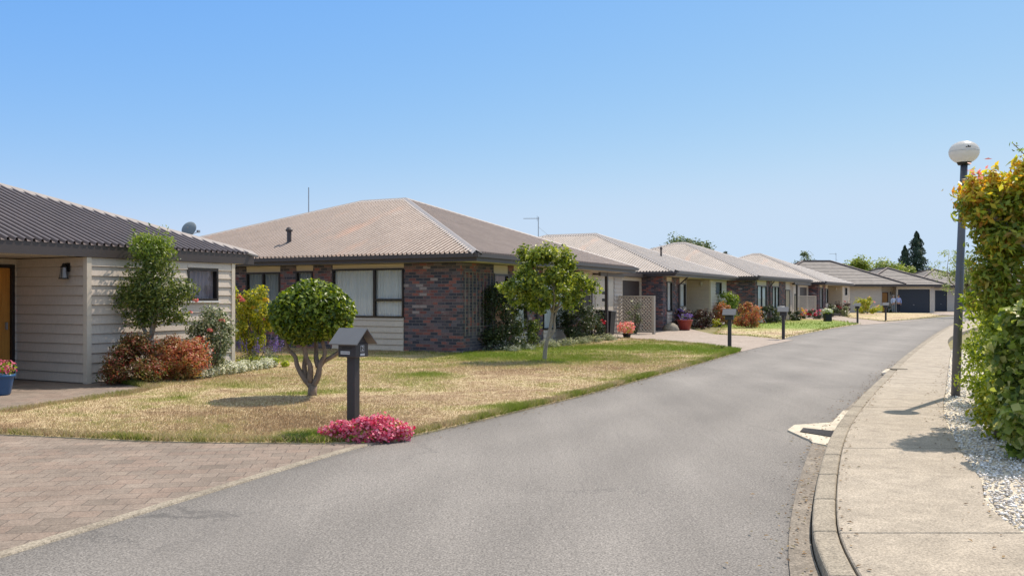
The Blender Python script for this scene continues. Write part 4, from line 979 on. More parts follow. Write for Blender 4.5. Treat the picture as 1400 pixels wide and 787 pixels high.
A = spline([(.06, 0, .6), (.2, .03, .8), (.2, .03, 1.05), (.3, .05, 1.4), (.5, .05, 1.9)], 4); m.tube(A, list(np.linspace(.04, .016, len(A))), 8)
for q in ((-.6, .05, 1.95), (.8, .1, 1.9), (.1, -.4, 1.9), (-.35, .1, 2.5), (.4, .2, 2.55)): pts, rs = limb((.15, 0, 1.2), q, .024, .008); m.tube(pts, rs, 6)
m.build('trunk', 'barkpale', t2, True)
# leafy tree against the first house
w1 = lambda t, n: tuple(C1 + d1 * t + n1 * n)
t1 = plant('leafy_tree', 'tall bushy evergreen tree growing against the beige wall, lighter top', 'tree', w1(.95, .55))
cl = [((.03, 0, 1.75), (.58, .5, .5), 2400), ((.2, .05, 1.45), (.5, .45, .34), 1500), ((-.3, 0, 1.6), (.4, .4, .45), 1400), ((.05, 0, 2.2), (.46, .42, .42), 1600), ((.62, .05, 1.72), (.3, .3, .25), 600), ((-.1, 0, 1.18), (.4, .35, .22), 700), ((.5, 0, 1.2), (.28, .25, .14), 260)]
Ps, Os = [], []
for c, r, n in cl: P, O = ell(c, r, n, .45, .15); Ps.append(P); Os.append(O)
leaves('crown', np.concatenate(Ps), np.concatenate(Os), .072, 'f_camellia', t1, .42, .4, .8)
Ps, Os = [], []
for c, r, n in [((.0, 0, 2.48), (.46, .42, .3), 1500), ((-.12, 0, 2.68), (.26, .26, .16), 420), ((.22, 0, 2.62), (.24, .24, .2), 420)]: P, O = ell(c, r, n, .4, .2); Ps.append(P); Os.append(O)
for k in range(7):
    a = R.normal(size=2) * .2; zt = R.uniform(2.8, 3.02); q = np.linspace(0, 1, 14)[:, None]; Ps.append(np.array((a[0], a[1], 2.5)) * (1 - q) + np.array((a[0] * 1.4 + .05, a[1] * 1.4, zt)) * q + R.normal(size=(14, 3)) * .02); Os.append(sph(14))
leaves('young_growth', np.concatenate(Ps), np.concatenate(Os), .062, 'f_lime', t1, .42, .4, .8)
m = MB()
m.tube([(.03, 0, -.04), (.02, .02, .4), (.0, 0, .86)], [.075, .06, .055], 9)
for q in ((-.26, 0, 1.7), (.34, 0, 1.65), (.05, 0, 2.1), (.15, .1, 1.8)): pts, rs = limb((0, 0, .8), q, .045, .015, .07); m.tube(pts, rs, 8)
m.build('trunk', 'barkpale', t1, True)
# nandina pair, roses, edging under the first house wall
bush('nandina_bush', 'bronze red and green bush against the wall corner, left of the coral one', 0, 0, 1.25, .92, 'f_nandina', 10500, .056, nc=40, loc=w1(.32, .78), up=.5, asp=.42)
bush('nandina_bush', 'coral and orange leaved bush under the tree by the beige wall', 0, 0, 1.25, 1.02, 'f_nandina2', 11500, .056, nc=40, loc=w1(1.18, .98), up=.5, asp=.42)
def rosebush(label, loc, h, w, mat, blooms, n=1500):
    global R
    R = np.random.default_rng(int(h * 100))
    b = plant('rose_bush', label, 'rose bush', loc); m = MB(); Ps, Os = [], []
    for k in range(9):
        e = np.array((R.uniform(-w, w) * .5, R.uniform(-w, w) * .3, h * R.uniform(.55, 1))); pts, rs = limb((R.normal() * .05, R.normal() * .05, -.03), e, .012, .005, .1); m.tube(pts, rs, 5)
        P, O = ell(e - (0, 0, .12), (.17, .17, .26), n // 12, .6, .2); Ps.append(P); Os.append(O)
    P, O = clumps((0, 0, h * .47), (w * .52, w * .42, h * .45), 22, .17, int(n * 1.3), .85, 1, .03); Ps.append(P); Os.append(O)
    m.build('stem', 'barkdark', b); leaves('foliage', np.concatenate(Ps), np.concatenate(Os), .062, mat, b, .6, .4)
    for (x, y, z, s_, pm) in blooms:
        d = sph(46); d[:, 2] = np.abs(d[:, 2]) * .9 - .15; rr = R.uniform(.35, 1, (46, 1)); o = leaves('rose_bloom', np.array((x, y, z)) + d * rr * s_, d, s_ * 1.1, pm, b, .95, .2, .3, .3)
    return b
rosebush('rose bush with coral blooms beside the first house window', w1(2.05, .95), 1.45, .75, 'f_rose', [(-.26, -.1, 1.53, .055, 'p_rose'), (.27, -.1, 1.12, .055, 'p_rose'), (-.08, -.22, .72, .05, 'p_red'), (-.14, -.24, .8, .045, 'p_red'), (-.32, -.2, 1.3, .035, 'p_rose'), (.1, -.3, .95, .05, 'p_rose')], 2100)
rosebush('tall yellow green rose shrub past the far wall end, one yellow bloom', w1(4.7, -.35), 1.95, .95, 'f_yellow', [(.3, -.15, 1.52, .065, 'p_yellow'), (-.3, -.2, 1.6, .055, 'p_rose'), (-.22, -.2, 1.52, .06, 'p_rose'), (0.02, -.2, 1.36, .06, 'p_yellow'), (.26, -.2, 1.1, .05, 'p_rose')], 5200)
lv = plant('lavender', 'purple flowering lavender below the yellow green rose shrub', 'lavender', w1(4.35, .1))
P, O = clumps((0, 0, .2), (.6, .3, .2), 12, .16, 900); leaves('foliage', P, O, .07, 'f_grey', lv, .25, .8)
Ps = []; m = MB()
for k in range(38):
    b0 = np.array((R.uniform(-.5, .5), R.uniform(-.3, .3), .2)); e = b0 + (R.normal() * .06, R.normal() * .06, R.uniform(.3, .55)); m.tube([b0, e], .003, 3, False)
    q = np.linspace(.45, 1, 13)[:, None]; Ps.append(b0 * (1 - q) + e * q + R.normal(size=(13, 3)) * .011)
P = np.concatenate(Ps); o = leaves('blossom', P, sph(len(P)), .034, 'p_violet', lv, .7, .3); o['kind'] = 'stuff'; m.build('stem', 'f_grey', lv)
# white edging clumps
words_ = ['first', 'second', 'third', 'fourth', 'fifth', 'sixth', 'seventh', 'eighth', 'ninth']
al = None; pos = [w1(1.5 + .33 * k, 1.18 + .05 * math.sin(k * 2.1) - .062 * k) for k in range(9)]
for k, p in enumerate(pos):
    lab = f'{words_[k]} white flowering edging clump counted from the coral bush'
    if al is None:
        al = plant('edging_plant', lab, 'flowering plant', p, 'white edging plants along the flower bed'); P, O = ell((0, 0, .13), (.19, .17, .15), 420, .3, .1, .0); leaves('foliage', P, O, .06, 'f_cream', al, .3, .6)
        P, O = ell((0, 0, .15), (.19, .17, .15), 420, .15, .1, .05); o = leaves('blossom', P, O, .036, 'p_white', al, .8, .5); o['kind'] = 'stuff'
    else: dup(al, p, R.uniform(0, 6), lab, R.uniform(.8, 1.15))
lowc = plant('bedding_plant', 'low pale green bedding leaves behind the white edging', 'plant', w1(4.2, .45)); P, O = clumps((0, 0, .12), (.75, .25, .12), 14, .13, 1500, zmin=0); leaves('foliage', P, O, .07, 'f_hedge', lowc, .4, .6)
# pink flowers at the letterbox
pf = plant('flower_clump', 'mound of pink flowers at the foot of the nearest letterbox', 'flowers', (-1.62, 9.78))
R = np.random.default_rng(5)
P, O = ell((0, 0, .06), (.45, .2, .2), 1700, .3, .12, 0.0); leaves('foliage', P, O, .048, 'f_hedge', pf, .5, .5)
A = [ell((0, 0, .07), (.47, .21, .2), 2900, .14, .14, .015), clumps((0, 0, .1), (.47, .21, .17), 36, .07, 1300, 1.0, .85, .02, .2)]
o = leaves('blossom', np.concatenate([A[0][0], A[1][0]]), np.concatenate([A[0][1], A[1][1]]), .038, 'p_pink', pf, .85, .45, .85); o['kind'] = 'stuff'
tf = plant('grass_tuft', 'bright green grass tuft left of the pink flowers', 'grass tuft', G(425, 604)); P = R.normal(size=(380, 3)) * (.13, .06, 0) + (0, 0, .05); leaves('foliage', P, np.tile((0, -1, .2), (380, 1)), .11, 'f_lime', tf, .08, 0, .6, .1, -2.5)
# blue pot by the first door
def pot(name, label, loc, r, h, mat, fm, leafm, fh=.25, fr=None, nf=160, nl=220, fs=.04, cat='plant pot'):
    p = thing(name, label, cat, (*loc, .012)); MB().lathe([(0, 0), (r * .62, 0), (r * .72, h * .1), (r * .93, h * .75), (r, h * .86), (r * 1.07, h * .88), (r * 1.07, h), (r * .92, h), (r * .9, h * .9), (0, h * .88)], 22).build('pot', mat, p, True)
    fr = fr or r * 1.1; P, O = ell((0, 0, h + fh * .4), (fr, fr, fh * .6), nl, .5, .15, h * .9); leaves('foliage', P, O, .06, leafm, p, .5, .5)
    P, O = ell((0, 0, h + fh * .5), (fr * 1.05, fr * 1.05, fh * .6), nf, .15, .2, h * 1.02); o = leaves('blossom', P, O, fs, fm, p, .85, .4); o['kind'] = 'stuff'
    return p
pot('flower_pot', 'blue glazed pot of pink flowers by the orange door', G(2, 541), .19, .34, 'bluepot', 'p_pink', 'f_hedge', .22)
# brick house plants
w2 = lambda t, n: tuple(C2 + d1 * t + n1 * n)
tr = thing('trellis', 'tall thin slatted trellis fixed to the dark brick corner', 'trellis', (*w2(1.0, .02), 0), RZ)
m = MB()
for k in range(9): x = -.85 + k * .215; m.box(x - .009, x + .009, -.03, -.01, .5, 2.35)
for z in (.75, 2.3): m.box(-.9, .92, -.045, -.031, z, z + .018)
m.build('slats', 'wood', tr)
bush('climbing_shrub', 'dark climber spreading over the thin trellis on the brick wall', 0, 0, 1.7, 2.1, 'f_dark', 5200, .085, nc=34, depth=.3, loc=w2(1.6, .35), cat='climber')
bush('tall_shrub', 'grey green tall shrub between the dark climber and the young tree', 0, 0, .95, 2.0, 'f_camellia', 2600, .085, nc=20, depth=.6, loc=w2(3.0, .55), cat='shrub')
bush('dark_shrub', 'dark green shrub standing behind the young tree trunk', 0, 0, 1.7, 1.5, 'f_dark', 3600, .09, nc=24, depth=.8, loc=w2(6.9, .75), cat='shrub')
bush('dark_shrub', 'smaller dark shrub right of the young tree with red blooms', 0, 0, 1.0, 1.1, 'f_dark', 1500, .08, nc=12, loc=w2(8.4, .7), cat='shrub', flowers=('p_red', 26, .09))
gcP, gcO = [], []
for k in range(60):
    t = R.uniform(.9, 9.4); q = w2(t, R.uniform(.3, 1.1) + .02 * t); P, O = ell((*q, .08), (.26, .26, .16), 60, .4, .2, 0); gcP.append(P); gcO.append(O)
o = leaves('groundcover', np.concatenate(gcP), np.concatenate(gcO), .085, 'f_grey', None, .35, .6); o['kind'] = 'stuff'; o['label'] = 'grey green ground cover in the bed along the brick house'; o['category'] = 'ground cover'
for k in range(5):
    lab = ['pale straw coloured tussock nearest the trellis end of the brick house bed', 'second pale tussock, left of the young tree trunk', 'third pale tussock, behind the young tree trunk', 'fourth pale tussock, right of the young tree', 'last pale tussock, closest to the porch post'][k]
    b = plant('tussock', lab, 'plant', w2(3.4 + 1.25 * k, 1.25), 'pale tussocks along the brick house bed'); P, O = ell((0, 0, .12), (.3, .22, .2), 380, .5, .2, 0); leaves('foliage', P, O, .13, 'f_cream', b, .15, .6, .6, .1, -.8)
# wheelie bin on the porch
wb = thing('wheelie_bin', 'black wheelie bin on the porch under the letter slots', 'bin', (*w2(12.2, -.25), .012), RZ)
MB().mesh8([(-.23, -.25, .06), (.23, -.25, .06), (.23, .25, .06), (-.23, .25, .06), (-.29, -.33, .98), (.29, -.33, .98), (.29, .33, .98), (-.29, .33, .98)]).build('body', 'bin', wb)
bevel(MB().mesh8([(-.3, -.36, .985), (.3, -.36, .985), (.3, .36, .985), (-.3, .36, .985), (-.29, -.35, 1.03), (.29, -.35, 1.03), (.27, .33, 1.09), (-.27, .33, 1.09)]).build('lid', 'bin', wb), .02)
for s_ in (-1, 1): MB().tube([(s_ * .2, .27, .1), (s_ * .27, .27, .1)], .1, 14).build('wheel', 'dark', wb)
MB().tube([(-.25, .38, .98), (.25, .38, .98)], .02, 8).build('handle', 'bin', wb)
# lattice trellises
def lattice(label, a, b, h, sp=.17):
    a, b = np.array(a), np.array(b); Ln = np.hypot(*(b - a)); t = thing('trellis', label, 'trellis', (*a, 0), math.atan2(*(b - a)[::-1])); m = MB()
    for sgn, yo in ((1, -.012), (-1, .0)):
        k = -h
        while k < Ln + h:
            p = [(k, .12), (k + h, .12 + h)] if sgn > 0 else [(k + h, .12), (k, .12 + h)]
            (xa, za), (xb, zb) = p; q0, q1 = 0.0, 1.0
            for lo_, hi_ in ((xa, xb),):
                dx = hi_ - lo_; t0, t1 = sorted(((0 - lo_) / dx, (Ln - lo_) / dx)); q0, q1 = max(q0, t0), min(q1, t1)
            if q1 - q0 > .02:
                A_ = np.array((xa + (xb - xa) * q0, za + (zb - za) * q0 * ((h - .16) / h))); B_ = np.array((xa + (xb - xa) * q1, za + (zb - za) * q1 * ((h - .16) / h))); w = np.array((-.015 * sgn, .015))
                m.mesh8([(A_[0] + w[0], yo, A_[1] + w[1]), (B_[0] + w[0], yo, B_[1] + w[1]), (B_[0] + w[0], yo + .01, B_[1] + w[1]), (A_[0] + w[0], yo + .01, A_[1] + w[1]), (A_[0] - w[0], yo, A_[1] - w[1]), (B_[0] - w[0], yo, B_[1] - w[1]), (B_[0] - w[0], yo + .01, B_[1] - w[1]), (A_[0] - w[0], yo + .01, A_[1] - w[1])])
            k += sp
    m.build('lattice', 'trellis', t); f = MB(); f.box(-.05, .0, -.04, .04, 0, h); f.box(Ln, Ln + .1, -.05, .05, 0, h); f.box(0, Ln, -.035, .03, h - .05, h); f.box(0, Ln, -.035, .03, .08, .13); f.build('frame', 'trellis', t); return t
lattice('diagonal lattice trellis screen beside the brown garage door, climber on it', (4.78, 38.9), (6.05, 37.7), 1.66)
bush('climber', 'sparse pale climber growing up the diagonal lattice screen', 0, 0, .8, 1.7, 'f_rose', 420, .1, nc=12, depth=.25, loc=(5.35, 38.15), cat='climber', flowers=('p_white', 30, .08))
pot('flower_pot', 'pot of salmon pink flowers in front of the lattice trellis', G(857, 463), .17, .2, 'bin', 'p_rose', 'f_yellow', .42, .34, 260, 320, .08)
w3 = lambda t, n: tuple(C3 + d1 * t + n1 * n)
gr_ = plant('boulder', 'pale grey rounded bush shaped stone by the brick corner', 'stone', w3(.2, .35)); MB().lathe([(.36, 0), (.38, .1), (.3, .26), (.16, .36), (0, .39)], 14).build('rock', 'kerb', gr_, True)
bush('purple_shrub', 'purple leaved round shrub against the third house brick', 0, 0, 1.0, 1.1, 'p_violet' if False else 'f_maroon', 900, .1, nc=10, loc=w3(1.7, .5), cat='shrub', flowers=('p_violet', 120, .08))
pot('flower_pot', 'large red glazed pot before the purple shrub', w3(1.15, .75), .36, .5, 'redpot', 'p_violet', 'f_dark', .3, .3, 60, 120, .08)
bush('maroon_shrub', 'dark maroon rounded shrub in front of the beige wing wall', 0, 0, 1.5, 1.15, 'f_maroon', 1800, .1, nc=16, loc=w3(4.4, .75), cat='shrub')
bush('yellow_plant', 'small yellow green plant right of the maroon shrub', 0, 0, .6, .5, 'f_yellow', 350, .09, nc=6, loc=w3(6.0, 1.1), cat='plant', stem=False)
bush('orange_bush', 'pink and orange leaved bush behind the second letterbox', 0, 0, 1.25, 1.35, 'f_nandina2', 2400, .1, nc=20, loc=w3(8.6, .7))
bush('tall_lime_shrub', 'tall bright lime green shrub under the third house window', 0, 0, 1.3, 2.2, 'f_lime', 2400, .12, nc=20, loc=w3(9.9, .85), cat='shrub')
bush('orange_bush', 'bright orange red bush at the near end of the second lawn', 0, 0, 1.5, 1.45, 'f_nandina2', 2600, .11, nc=20, loc=G(1022, 449))
w4 = lambda t, n: tuple(C4 + d4 * t + n4 * n)
bush('dark_shrub', 'dark shrub under the first window of the fourth house', 0, 0, 1.5, 1.2, 'f_dark', 1200, .12, nc=12, loc=w4(.9, .7), cat='shrub')
bush('pale_plant', 'pale straggly plant beside the fourth house downpipe', 0, 0, 1.0, 1.0, 'f_cream', 500, .12, nc=8, loc=w4(3.3, .8), cat='plant')
bush('low_shrub', 'low dark shrub left of the fourth house porch post', 0, 0, 2.0, .7, 'f_dark', 900, .12, nc=10, loc=w4(6.6, .8), cat='shrub')
ub = thing('heat_pump', 'white heat pump unit under the second window of the fourth house', 'heat pump', (*w4(5.0, .3), 0), PI / 2 - a4)
bevel(MB().box(-.4, .4, -.16, .16, .06, 1.0).build('casing', 'white', ub), .02); MB().tube([(-.1, -.165, .55), (-.1, -.175, .55)], .28, 20).build('fan_grille', 'steel', ub); MB().box(-.35, .35, -.12, .12, 0, .06).build('feet', 'dark', ub)
lattice('distant pale lattice screen above the row of pink flowers', G(1087, 437), G(1114.5, 435.6), 1.7, .2)
for k, (px, mt, lab) in enumerate([(1094, 'p_yellow', 'yellow flowering clump below the distant lattice, leftmost of its row'), (1103, 'p_rose', 'coral flowering clump in the middle below the distant lattice'), (1110, 'p_red', 'red flowering clump below the right part of the distant lattice'), (1121, 'p_pink', 'mauve pink flowering clump right of the distant lattice')]):
    bush('flower_clump', lab, px, 436.8, .9, .8, 'f_dark', 260, .1, nc=6, cat='flowers', flowers=(mt, 130, .1), stem=False, group='flower clumps below the distant lattice')
w5 = lambda t, n: tuple(C5 + d5 * t + n5 * n)
bush('dark_shrub', 'dark shrub by the brick corner of the fifth house', 0, 0, 1.5, 1.0, 'f_dark', 700, .13, nc=8, loc=w5(1.6, .8), cat='shrub')
bush('grey_shrub', 'grey green shrub before the fifth house entry', 0, 0, 1.6, 1.2, 'f_rose', 700, .13, nc=8, loc=w5(4.2, .9), cat='shrub')
bush('red_flower_shrub', 'dark shrub with crimson flowers by the fifth house wing', 0, 0, 1.6, 1.5, 'f_maroon', 700, .13, nc=8, loc=w5(6.4, .8), cat='shrub', flowers=('p_red', 60, .12))
pl = thing('planter', 'square black planter of white flowers at the far lawn edge', 'planter', (*G(1131.5, 440), 0)); bevel(MB().box(-.21, .21, -.21, .21, 0, .56).build('tub', 'bin', pl), .02)
P, O = ell((0, 0, .64), (.32, .32, .2), 300, .4, .15, .5); leaves('foliage', P, O, .12, 'f_hedge', pl); P, O = ell((0, 0, .68), (.33, .33, .2), 300, .15, .15, .6); o = leaves('blossom', P, O, .09, 'p_white', pl, .8); o['kind'] = 'stuff'
bush('flower_bush', 'yellow and pink flowering bush before the grey tiled house', 1186, 429.6, 2.9, 1.7, 'f_yellow', 2600, .15, nc=18, flowers=('p_rose', 50, .12), loc=(33.6, 83))
bush('spindly_shrub', 'thin orange leaved shrub near the grey tiled house wall', 0, 0, 1.5, 2.3, 'f_nandina', 500, .16, nc=8, loc=(32.6, 86.5), cat='shrub')
bush('small_shrub', 'low green shrub by the feet of the couple', 0, 0, 1.2, .7, 'f_dark', 400, .12, nc=6, loc=(38.2, 88.6), cat='shrub', stem=False)

# ------------------------------------------------------------------ hedge side
def mass(name, label, cat, blobs, leaf, mat, asp=.55, up=.3, inner=.4, trunk=None, rnd=.75):
    x0, y0 = blobs[0][0][:2]; b = plant(name, label, cat, (x0, y0)); Ps, Os = [], []
    
    for c, r, n in blobs:
        c = np.array((c[0] - x0, c[1] - y0, c[2])); P, O = ell(c, r, int(n * .6), inner, .2, .09); Ps.append(P); Os.append(O)
        for k in range(max(4, n // 260)):         # sprays that break the outline
            d = sph(1)[0]; q = c + d * np.array(r) * R.uniform(.75, 1.08); P, O = ell(q, (.13, .13, .15), 95, .6, .2, .05); Ps.append(P); Os.append(nrm(O + d))
    leaves('foliage', np.concatenate(Ps), np.concatenate(Os), leaf, mat, b, asp, up, rnd); m = MB()
    for A in trunk or [[(0, 0, 0), (.05, .02, .6), (.0, .0, 1.1)], [(.1, .05, 0), (.16, .0, .5), (.2, .05, 1.0)]]: m.tube(spline(A, 3), list(np.linspace(.03, .012, 3 * (len(A) - 1) + 1)), 6)
    m.build('stem', 'bark', b, True); return b
mass('ivy_hedge', 'cream variegated ivy draped in the right foreground hedge', 'hedge', [((5.02, 8.3, .75), (.4, .42, .8), 3600), ((5.5, 8.5, 1.0), (.55, .5, .62), 2800), ((4.98, 8.15, .35), (.4, .36, .36), 1500), ((6.1, 8.4, .8), (.6, .6, .85), 1600), ((5.2, 8.4, 1.34), (.36, .36, .24), 1000)], .085, 'f_ivy', .85, .2)
mass('hedge', 'small leaved green hedge column just behind the lamp post', 'hedge', [((6.9, 12.3, .76), (.5, .8, .82), 5200), ((6.45, 11.3, .7), (.42, .55, .75), 3600), ((7.7, 13.4, .85), (.6, 1.1, .8), 2600), ((7.0, 12.3, 1.25), (.5, .8, .3), 1800)], .062, 'f_hedge', .5, .3)
mass('hedge', 'dense green hedge column between the lamp side hedge and the ivy', 'hedge', [((5.75, 9.95, .76), (.4, .55, .82), 4600), ((6.1, 9.9, .95), (.5, .55, .6), 2200)], .062, 'f_hedge', .5, .3)
mass('yellow_shrub', 'small yellow green shrub at the foot of the hedge by the pebbles', 'shrub', [((5.2, 9.45, .34), (.22, .24, .32), 1100), ((5.28, 9.3, .6), (.18, .2, .28), 500)], .06, 'f_yellow', .55, .4)
mass('fern_shrub', 'lush green leafy shrub on top of the low hedge', 'shrub', [((6.45, 11.5, 1.5), (.42, .5, .26), 1000), ((5.85, 10.4, 1.45), (.38, .45, .26), 1000)], .11, 'f_hedge', .35, .6, trunk=[[(0, 0, .2), (0, 0, 1), (.05, 0, 1.5)]])
# photinia with orange new growth
ph = plant('photinia_tree', 'large photinia overhanging the hedge with orange new leaves on top', 'tree', (6.0, 10.3)); Ps, Os = [], []
for c, r, n in [((5.62, 10.3, 2.4), (.2, .25, .16), 260), ((5.5, 10.2, 1.85), (.16, .2, .14), 200), ((6.0, 10.1, 2.9), (.2, .2, .12), 160), ((5.75, 10.4, 2.62), (.48, .5, .32), 2000), ((6.25, 10.5, 2.66), (.55, .65, .38), 2400), ((6.9, 10.6, 2.65), (.7, .8, .45), 2200), ((5.45, 10.3, 2.68), (.22, .28, .22), 420), ((5.8, 10.3, 2.28), (.42, .5, .3), 1700), ((6.5, 10.6, 2.15), (.6, .6, .42), 1300), ((5.7, 10.3, 1.95), (.32, .4, .3), 850), ((5.7, 10.25, 1.66), (.32, .4, .24), 850), ((6.4, 10.4, 1.7), (.45, .5, .28), 600), ((7.2, 10.5, 2.0), (.7, .7, .6), 1500)]: P, O = ell(np.array(c) - (6, 10.3, 0), r, n, .5, .17); Ps.append(P); Os.append(O)
leaves('crown', np.concatenate(Ps), np.concatenate(Os), .09, 'f_photinia', ph, .42, .4, .8)
Ps, Os = [], []
for c, r, n in [((5.6, 10.2, 3.0), (.12, .14, .14), 130), ((5.95, 10.2, 3.1), (.14, .14, .16), 190), ((6.15, 10.2, 3.0), (.1, .12, .2), 120), ((5.35, 10.2, 2.95), (.1, .1, .12), 70), ((5.62, 10.1, 2.2), (.2, .2, .2), 120), ((5.72, 10.35, 2.88), (.46, .5, .13), 1000), ((6.3, 10.5, 2.97), (.55, .65, .14), 1500), ((7.0, 10.6, 3.02), (.7, .8, .17), 1200), ((5.4, 10.25, 2.78), (.24, .28, .16), 360), ((5.45, 10.2, 2.6), (.22, .26, .2), 160), ((5.9, 10.2, 2.55), (.4, .3, .2), 130)]: P, O = ell(np.array(c) - (6, 10.3, 0), r, n, .5, .22); Ps.append(P); Os.append(O)
leaves('young_growth', np.concatenate(Ps), np.concatenate(Os), .095, 'f_newtip', ph, .4, .5, .8)
m = MB()
for A in [[(.15, -.25, 0), (.12, -.3, .8), (-.02, -.38, 1.6), (-.12, -.4, 2.0), (-.3, -.1, 2.5)], [(.2, -.2, .9), (.1, -.42, 1.55), (.02, -.42, 2.1), (.1, -.1, 2.6)], [(.15, -.2, 1.0), (.3, -.3, 1.6), (.6, 0, 2.3)], [(0, -.35, 1.6), (-.16, -.4, 1.75), (-.2, -.4, 2.2)], [(-.3, -.1, 2.4), (-.45, -.1, 2.6), (-.65, -.1, 2.8)]]:
    q = spline(A, 4); m.tube(q, list(np.linspace(.04, .014, len(q))), 7)
m.build('trunk', 'barkpale', ph, True)
sh = []; so_ = []
for k in range(3):
    b0 = np.array((-.58 + R.normal() * .08, -.15, 2.85)); e = b0 + (R.normal() * .08 - .02, 0, R.uniform(.12, .34)); q = np.linspace(.4, 1, 7)[:, None]; sh.append(b0 * (1 - q) + e * q + R.normal(size=(7, 3)) * .03); so_.append(sph(7))
leaves('red_shoot', np.concatenate(sh), np.concatenate(so_), .075, 'p_rose', ph, .35, .3)
m = MB(); Ps = []
for e in ((-.12, 0, 3.4), (.0, 0, 3.26), (.12, 0, 3.22)):
    A = spline([(.3, 0, 2.9), (.18, 0, 3.1), e], 4); m.tube(A, .006, 4); A = np.array(A); Ps.append(np.repeat(A[3:], 4, 0) + R.normal(size=(4 * len(A[3:]), 3)) * .035)
m.build('twig', 'bark', ph); P = np.concatenate(Ps); leaves('twig_leaves', P, sph(len(P)), .06, 'f_lime', ph, .35, .4)
# wooden fence inside the hedge
fn = thing('fence', 'weathered timber fence post and rail showing through the hedge', 'fence', (6.0, 9.3, 0), math.atan2(2.3, 1.0))
for x in (-1.3, .35, 2.0, 3.6): MB().box(x - .06, x + .06, -.05, .05, -.05, 1.5).build('post', 'wood', fn)
for z in (.5, 1.38): MB().box(-1.4, 3.8, .051, .09, z, z + .1).build('rail', 'wood', fn)

# ------------------------------------------------------------------ distant trees
def far_tree(name, label, px, Y, zb, zt, w, mat, n, leaf, nc=16, trunk=True, cat='tree', depth=.9, cr=.34):
    X = (px - 700) / F * Y; t = plant(name, label, cat, (X, Y)); h = zt - zb
    P, O = clumps((0, 0, zb + h * .5), (w / 2, w / 2 * depth, h / 2), nc, min(w, h) * cr * .6, n, .8, .8); leaves('crown', P, O, leaf, mat, t, .5, .4)
    m = MB(); m.tube([(0, 0, -.05), (.1, 0, zb), (0, 0, zb + h * .6)], [.22, .17, .05], 8)
    for k in range(6): pts, rs = limb((0.05, 0, zb), (R.uniform(-.35, .35) * w, R.uniform(-.3, .3) * w, zb + h * R.uniform(.4, .8)), .09, .02); m.tube(pts, rs, 6)
    m.build('trunk', 'barkdark', t, True); return t
far_tree('spreading_tree', 'wide spreading tree rising behind the third and fourth roofs', 932, 104, 4.0, 9.0, 9.0, 'f_far', 7500, .3, 34, cr=.32)
far_tree('small_dark_tree', 'small dark tree top right of the spreading tree', 994, 100, 3.5, 7.1, 1.9, 'f_conifer', 900, .25, 8)
far_tree('round_tree', 'rounded dark green tree behind the fifth house roof', 1099, 125, 3.5, 8.35, 3.6, 'f_far', 1600, .28, 14)
for px, w, zt, lab in ((1176, 4.2, 6.6, 'lime green garden shrub behind the tiled roof, leftmost of three'), (1200, 4.4, 6.7, 'lime green garden shrub behind the tiled roof, in the middle of three'), (1228, 4.4, 6.2, 'lime green garden shrub nearest the dark conifers')):
    far_tree('garden_shrub', lab, px, 106, 2.0, zt, w, 'f_fargreen', 2600, .3, 16, cat='shrub')
def conifer(label, px, Y, h, w, n):
    X = (px - 700) / F * Y; t = plant('conifer', label, 'tree', (X, Y)); z = R.uniform(.12, 1, n) ** 1.1; r = (1 - z) ** .75 * w / 2 * (.55 + .45 * np.abs(np.sin(z * 26 + R.uniform(0, 6)))) * np.sqrt(R.uniform(.15, 1, n)); a = R.uniform(0, 2 * PI, n)
    r *= .75 + .35 * np.sin(a * 3 + z * 9); P = np.column_stack([r * np.cos(a), r * np.sin(a), z * h]); O = np.column_stack([np.cos(a), np.sin(a), .1 + 0 * a]); leaves('crown', P, O, .36, 'f_conifer', t, .35, .3, .6)
    MB().tube([(0, 0, -.05), (0, 0, h * .95)], [.22, .03], 8).build('trunk', 'barkdark', t)
conifer('tallest dark conifer behind the roofs at the street end', 1253, 125, 10.9, 8.6, 8500); conifer('shorter dark conifer left of the tallest one', 1237, 127, 9.0, 6.0, 4200)
wl = plant('willow_tree', 'pale feathery tree leaning out behind the lamp post', 'tree', (35.2, 68)); Ps, Os = [], []
for k in range(60):
    c = np.array((R.uniform(-1.7, 1.7), R.uniform(-1, 1), R.uniform(2.2, 5.2))); e = c + (R.normal() * .6 - .35, R.normal() * .4, -R.uniform(0, .6)); q = np.linspace(0, 1, 46)[:, None]; Ps.append(c * (1 - q) + e * q + R.normal(size=(46, 3)) * .16); Os.append(sph(46))
leaves('crown', np.concatenate(Ps), np.concatenate(Os), .2, 'f_willow', wl, .35, .4); m = MB(); m.tube([(.3, 0, -.05), (.2, 0, 1.8), (0, 0, 3.4)], [.12, .1, .05], 8)
for k in range(8): pts, rs = limb((.1, 0, 2.2), (R.uniform(-1.4, 1.4), R.uniform(-.8, .8), R.uniform(3.2, 5.1)), .05, .01); m.tube(pts, rs, 5)
m.build('trunk', 'bark', wl, True)

